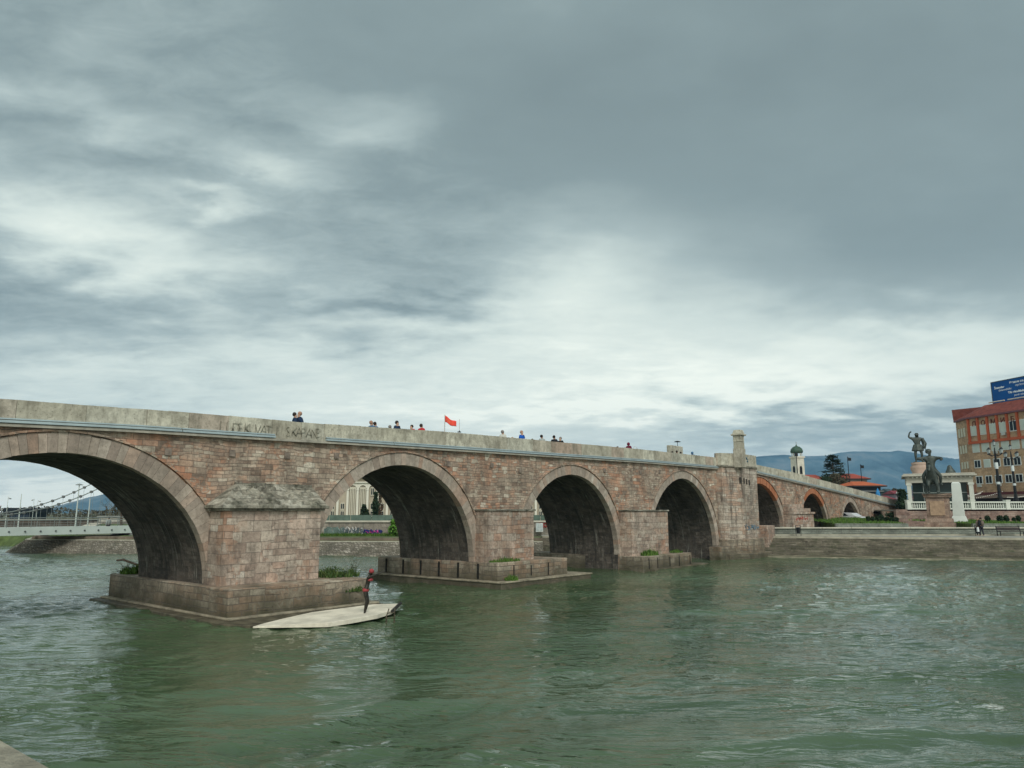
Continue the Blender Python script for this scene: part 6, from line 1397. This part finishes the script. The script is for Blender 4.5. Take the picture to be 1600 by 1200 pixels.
# ================================================================ BEHIND THE RAMP
# bell tower
YT = 150.0; kT = YT / F; c = V_(1247, 740, YT); t = thing('bell_tower', 'pale bell tower with green onion dome behind the bridge ramp', 'tower', (c.x, YT, ZP), R(20)); ws = 17.5 * kT
zs1 = V_(1247, 715.5, YT).z - ZP; M_bt = plain('bell_tower_stone', (.60, .58, .49), .85, 0, .2, 1.2, .25)
MB().box((0, 0, zs1 / 2), (ws * .8, ws * .8, zs1)).build('shaft', M_bt, t, world=False)
MB().box((0, 0, zs1 + .12), (ws * .95, ws * .95, .3)).box((0, 0, zs1 - 3.9), (ws * .86, ws * .86, .2)).build('cornice', M_bt, t, world=False)
for zz_ in (zs1 - 2.6, zs1 - 5.2):
    for a_ in range(4):
        M = Matrix.Rotation(a_ * math.pi / 2, 4, 'Z'); MB().box((0, -ws * .4 - .01, zz_), (.62, .08, 1.35), M=M).box((0, -ws * .4 - .01, zz_ + .75), (.44, .08, .3), M=M).build('window', M_win, t, world=False)
zd = V_(1247, 702, YT).z - ZP; m = MB()
for k in range(8): a = k * math.pi / 4; m.tube([(.95 * math.cos(a), .95 * math.sin(a), zs1 + .2), (.95 * math.cos(a), .95 * math.sin(a), zd - .75)], .07, 6)
m.each('lantern_column', M_ls2, t, world=False)
hz = zd - .75; MB().lathe([(1.15, hz), (1.25, hz + .3), (1.1, hz + .8), (.7, hz + 1.2), (.2, hz + 1.4), (.05, hz + 1.75)], (0, 0, 0), 14).build('dome', plain('green_copper_dome', (.05, .095, .07), .6, 0, .3, 2), t, smooth=True, world=False)
MB().box((0, 0, hz + 2.0), (.05, .05, .6)).box((0, 0, hz + 2.05), (.3, .05, .05)).build('cross', M_st, t, world=False)
# dark street lamp poles on/behind the ramp
def dark_pole(px, ytop, Y, label, head=.35):
    b_ = at(px, 790, Y); zt = at(px, ytop, Y).z; t = thing('street_lamp', label, 'street lamp', (b_.x, Y, ZP), 0, 'dark street lamps behind the bridge ramp'); H = zt - ZP
    MB().tube([(0, 0, 0), (0, 0, H)], [.11, .06], 8).build('pole', M_bk, t, world=False); MB().box((head, 0, H - .5), (.5, .35, .55)).tube([(0, 0, H - .15), (head, 0, H - .25)], .04, 5).build('lamp_head', M_bk, t, world=False)
dark_pole(1249.5, 706, 128, 'dark street lamp standing right in front of the bell tower', -.05); dark_pole(1330, 713.5, 140, 'taller dark street lamp right of the cedar'); dark_pole(1349.5, 725.5, 150, 'shorter dark street lamp right of the taller one')
# cedar
def cedar(base, H, W_, label, seed, nt=13, n=4200):
    rg = random.Random(seed); t = thing('cedar_tree', label, 'tree', base); MB().tube([(0, 0, 0), (.1, 0, H * .5), (0, 0, H * .97)], [.35, .22, .05], 8).build('trunk', M_bark, t, world=False); fo, br = MB(), MB()
    for k in range(nt * 5):
        f_ = (k + rg.random()) / (nt * 5); z = H * (.22 + .76 * f_); Lb = W_ / 2 * (1 - f_) ** .62 * rg.uniform(.55, 1.12) + .25; a = rg.uniform(0, 6.28); rise = rg.uniform(-.05, .16) * Lb; e = Vector((Lb * math.cos(a), Lb * math.sin(a), z + rise))
        br.tube([(0, 0, z), e], [.07, .02], 4, cap=False); pts = []
        for _ in range(int(n / (nt * 5))):
            u = rg.uniform(.3, 1.05); q = Vector((0, 0, z)).lerp(e, u); w_ = .13 * Lb + .18; pts.append((q.x + rg.gauss(0, w_), q.y + rg.gauss(0, w_), q.z + abs(rg.gauss(0, .12)) + .05 - .22 * (u > .9)))
        fo.leaves(pts, .26, rg, .6)
    br.build('branches', M_bark, t, world=False); fo.build('foliage', M_ced, t, world=False)
p = at(1304, 770, 165); zt = at(1304, 710, 165).z; cedar((p.x, 165, ZP), zt - ZP, 9.4, 'dark layered cedar tree behind the bridge ramp', 3)
def bush(px, y0, y1, wpx, Y, label, mat, seed, n=1500, size=.2, name='bush'):
    a, b_ = at(px, y1, Y), at(px, y0, Y); return shrub((a.x, Y, a.z), wpx * Y / F / 2, wpx * Y / F / 2.6, (b_.z - a.z) / 2, label, n, seed, mat, size, name=name)
bush(1310, 741, 790, 46, 150, 'broad olive brown leafless bush mass in front of the cedar', M_oliv, 81, 5200, .17); bush(1291, 742, 775, 20, 149, 'smaller olive bush at the left foot of the cedar', M_dark, 82, 1200, .2)
# red roofed houses
def house(px0, px1, yr, ye, yb, Y, wallm, roofm, label, over=.6, depth=9, hip=.5, extra=None):
    a, b_ = at(px0, ye, Y), at(px1, ye, Y); zr = at((px0 + px1) / 2, yr, Y).z; ze = a.z; t = thing('house', label, 'house', ((a.x + b_.x) / 2, Y + depth / 2, ZP - .5)); w_ = b_.x - a.x; cx_, cy_ = (a.x + b_.x) / 2, Y + depth / 2
    MB().box((cx_, cy_, (ZP - .5 + ze) / 2), (w_ - 2 * over, depth - 2 * over, ze - ZP + .5)).build('wall', wallm, t)
    m = MB(); h_ = [(-w_ / 2, -depth / 2), (w_ / 2, -depth / 2), (w_ / 2, depth / 2), (-w_ / 2, depth / 2)]; rx = w_ / 2 * (1 - hip)
    m.add([(cx_ + x, cy_ + y, ze) for x, y in h_] + [(cx_ - rx, cy_, zr), (cx_ + rx, cy_, zr)], [(0, 1, 5, 4), (1, 2, 5), (2, 3, 4, 5), (3, 0, 4)]); m.build('roof', roofm, t)
    MB().box((cx_, cy_, ze - .12), (w_ + .05, depth + .05, .22)).build('eave', plain('dark_eave', (.035, .03, .03)), t)
    if extra: extra(t, cx_, cy_, w_, depth, ze)
    return t
def rooft(name, c1, c2):
    if name in MC: return MC[name]
    m, tt, bb = newmat(name); oc = tt.node('ShaderNodeTexCoord').outputs['Object']; wv = tt.node('ShaderNodeTexWave'); tt.put(wv.inputs['Vector'], oc); wv.inputs['Scale'].default_value = 1.4; wv.inputs['Distortion'].default_value = .6
    n_ = tt.noise(oc, 1.1, 5, .6); tt.put(bb.inputs['Base Color'], tt.ramp(tt.math('ADD', tt.math('MULTIPLY', wv.outputs[1], .35), tt.math('MULTIPLY', n_, .75)), [(.3, c1), (.75, c2)])); bb.inputs['Roughness'].default_value = .8; MC[name] = m; return m
RT1 = rooft('bright_orange_tiles', (.34, .075, .03), (.55, .15, .06)); RT2 = rooft('dull_red_tiles', (.26, .05, .035), (.40, .09, .06)); RT3 = rooft('wine_red_tiles', (.15, .03, .04), (.26, .06, .07))
def ext_band(t, cx_, cy_, w_, d_, ze): MB().box((cx_, cy_, ze - 1.0), (w_ - .9, d_ - .9, .12)).build('beam', plain('grey_beam', (.25, .26, .26)), t)
house(1334, 1386, 750.5, 758.5, 800, 135, plain('dark_slate_house_wall', (.035, .045, .055), .7), RT1, 'house with bright orange hipped roof and dark walls behind the bridge ramp', .8, 10, .62, ext_band)
house(1320, 1361, 738, 747.5, 790, 160, plain('pale_grey_house', (.25, .24, .22)), RT2, 'long red roofed house right of the cedar, behind the orange roof', .6, 12, .35)
house(1268, 1292, 740, 748, 790, 165, plain('beige_house', (.32, .27, .22)), RT2, 'red roofed house peeking out left of the cedar', .5, 10, .3)
house(1377, 1402, 774, 780, 800, 190, plain('cream_small_house', (.36, .32, .27)), RT3, 'small wine red roofed house beyond the lower end of the ramp', .3, 8, .3)
house(1398, 1413, 766, 771.5, 800, 230, plain('grey_violet_house', (.20, .17, .19)), RT3, 'narrow dark red house left of the pavilion', .3, 8, .3, lambda t, cx_, cy_, w_, d_, ze: MB().lathe([(.7, 0), (.5, .5), (.05, .8)], (cx_ - .5, cy_ - 4.2, ze + .1), 8).lathe([(.7, 0), (.5, .5), (.05, .8)], (cx_ + 1.2, cy_ - 4.2, ze + .1), 8).build('dormer', plain('pale_dormer', (.5, .48, .45)), t))
house(1388, 1400, 763, 768, 800, 260, plain('teal_far_house', (.10, .16, .15)), plain('far_dark_roof', (.05, .08, .09)), 'tiny teal house between the red roofs and the pavilion', .3, 8, .3)
clump(1412, 765, 803, 12, 108, 1100, 91, 'bush', 'dark green bush filling the gap left of the pavilion column', M_dark, .2, 'shrub', 1.2)
clump(1399, 764, 772, 12, 240, 300, 92, 'bush', 'small far brown bush between house roofs left of the pavilion', M_oliv, .4, 'shrub', 1.2)
# blue parasol behind the parapet
p = at(1371, 762, 128); t = thing('blue_parasol', 'closed bright blue parasol behind the lower bridge ramp', 'parasol', (p.x, 128, ZP)); zt = at(1371, 762.5, 128).z - ZP; zl_ = at(1371, 776, 128).z - ZP
MB().lathe([(.42, zl_), (.32, (zl_ + zt) / 2), (.14, zt - .25), (.03, zt)], (0, 0, 0), 8).build('canopy', plain('sky_blue_canvas', (.04, .22, .48), .7), t, world=False); MB().tube([(0, 0, 0), (0, 0, zl_)], .04, 6).build('pole', M_st, t, world=False)
# parked car under the fourth dry arch
p = at(1341, 812, 94.5); t = thing('parked_car', 'white low hatchback parked in front of the dark seventh arch', 'car', (p.x + .9, 98.6, ZP + .42), R(128)); 
prof2 = [(-1.95, .30), (-2.0, .62), (-1.85, .85), (-1.15, .98), (-.55, 1.36), (.65, 1.42), (1.45, 1.10), (1.9, .98), (2.02, .7), (1.98, .3)]
m = MB(); n_ = len(prof2); vs = []
for (y, sc2) in ((-.86, .96), (-.80, 1.0), (.80, 1.0), (.86, .96)):
    for (x, z) in prof2: yy = y * (1 if z < 1.0 else .82); vs.append((x * (1 if abs(y) < .82 else .985), yy, z))
fs = [(j * n_ + i, j * n_ + (i + 1) % n_, (j + 1) * n_ + (i + 1) % n_, (j + 1) * n_ + i) for j in range(3) for i in range(n_)] + [tuple(range(n_))[::-1], tuple(range(3 * n_, 4 * n_))]
m.add(vs, fs); m.build('body', plain('white_car_paint', (.55, .57, .60), .25, 0, .03), t, world=False, bevel=.03)
MB().hexa([(-1.0, -.80, 1.0), (1.25, -.80, 1.02), (1.25, -.74, 1.02), (-1.0, -.74, 1.0), (-.5, -.73, 1.31), (.65, -.73, 1.35), (.65, -.66, 1.35), (-.5, -.66, 1.31)]).hexa([(-1.0, .74, 1.0), (1.25, .74, 1.02), (1.25, .80, 1.02), (-1.0, .80, 1.0), (-.5, .66, 1.31), (.65, .66, 1.35), (.65, .73, 1.35), (-.5, .73, 1.31)]).each('side_window', M_win, t, world=False)
for x in (-1.25, 1.3):
    for y in (-.8, .8): M = Matrix.Translation((x, y, .33)) @ Matrix.Rotation(R(90), 4, 'X'); m = MB().lathe([(.33, -.1), (.33, .1)], (0, 0, 0), 16); m.v = [tuple(M @ Vector(v)) for v in m.v]; wl = m.build('wheel', SHOE, t, world=False); m = MB().lathe([(.19, -.11), (.19, .11)], (0, 0, 0), 12); m.v = [tuple(M @ Vector(v)) for v in m.v]; m.build('rim', M_st, wl, world=False)
for y in (-.6, .6): MB().box((-1.96, y, .68), (.08, .35, .14)).build('headlight', M_lg, t, world=False)
# dark doorway in the ramp end
s0_, z0_ = fac(1407, 812, -.03); s1_, _ = fac(1413.5, 812, -.03); z1_ = fac(1410, 797, -.03)[1]
B(MB().box(((s0_ + s1_) / 2, -.02, (z0_ + z1_) / 2), (s1_ - s0_, .08, z1_ - z0_)), 'doorway', plain('dark_doorway', (.012, .016, .03), .5))
# ================================================================ NEAR QUAY CORNER (bottom left)
qa, qb = onz(-60, 1122, 2.9), onz(86, 1200, 2.9); qa0 = onz(0, 1152, 2.9); d_ = (qb - qa0).normalized(); n_ = Vector((-d_.y, d_.x, 0)); n_ = n_ if n_.x < 0 else -n_
A1 = qa0 - d_ * 6; A2 = qb + d_ * 6
t = thing('quay_parapet', 'worn stone coping of the near quay in the bottom left corner', 'wall', (qa0.x, qa0.y, 0))
def ext(a, b_, w_, z0, z1, nm, mat, o0=0, bev=0): q = [a + n_ * o0, b_ + n_ * o0, b_ + n_ * w_, a + n_ * w_]; return MB().prism([(p.x, p.y) for p in q], z0, z1).build(nm, mat, t, bevel=bev)
ext(A1, A2, .8, 2.76, 2.9, 'coping', plain('worn_coping', (.30, .28, .22), .9, 0, .35, 6, .6), 0, .02); ext(A1, A2, 1.2, -1, 2.76, 'wall', M_plinth, .06)

# ================================================================ HAZE
hz = MB().box((0, 2720, 232), (13500, 5720, 480)); hz_o = hz.build('haze', None); hz_o['kind'] = 'stuff'; hz_o['label'] = 'thin bluish air between the river and the far mountains'
hm_ = bpy.data.materials.new('haze_air'); hm_.use_nodes = True; ht = hm_.node_tree; ht.nodes.clear()
pv = ht.nodes.new('ShaderNodeVolumePrincipled'); pv.inputs['Color'].default_value = (.25, .58, 1.0, 1); pv.inputs['Density'].default_value = .00009; pv.inputs['Anisotropy'].default_value = .0
ho = ht.nodes.new('ShaderNodeOutputMaterial'); ht.links.new(pv.outputs[0], ho.inputs['Volume']); hz_o.data.materials.append(hm_)
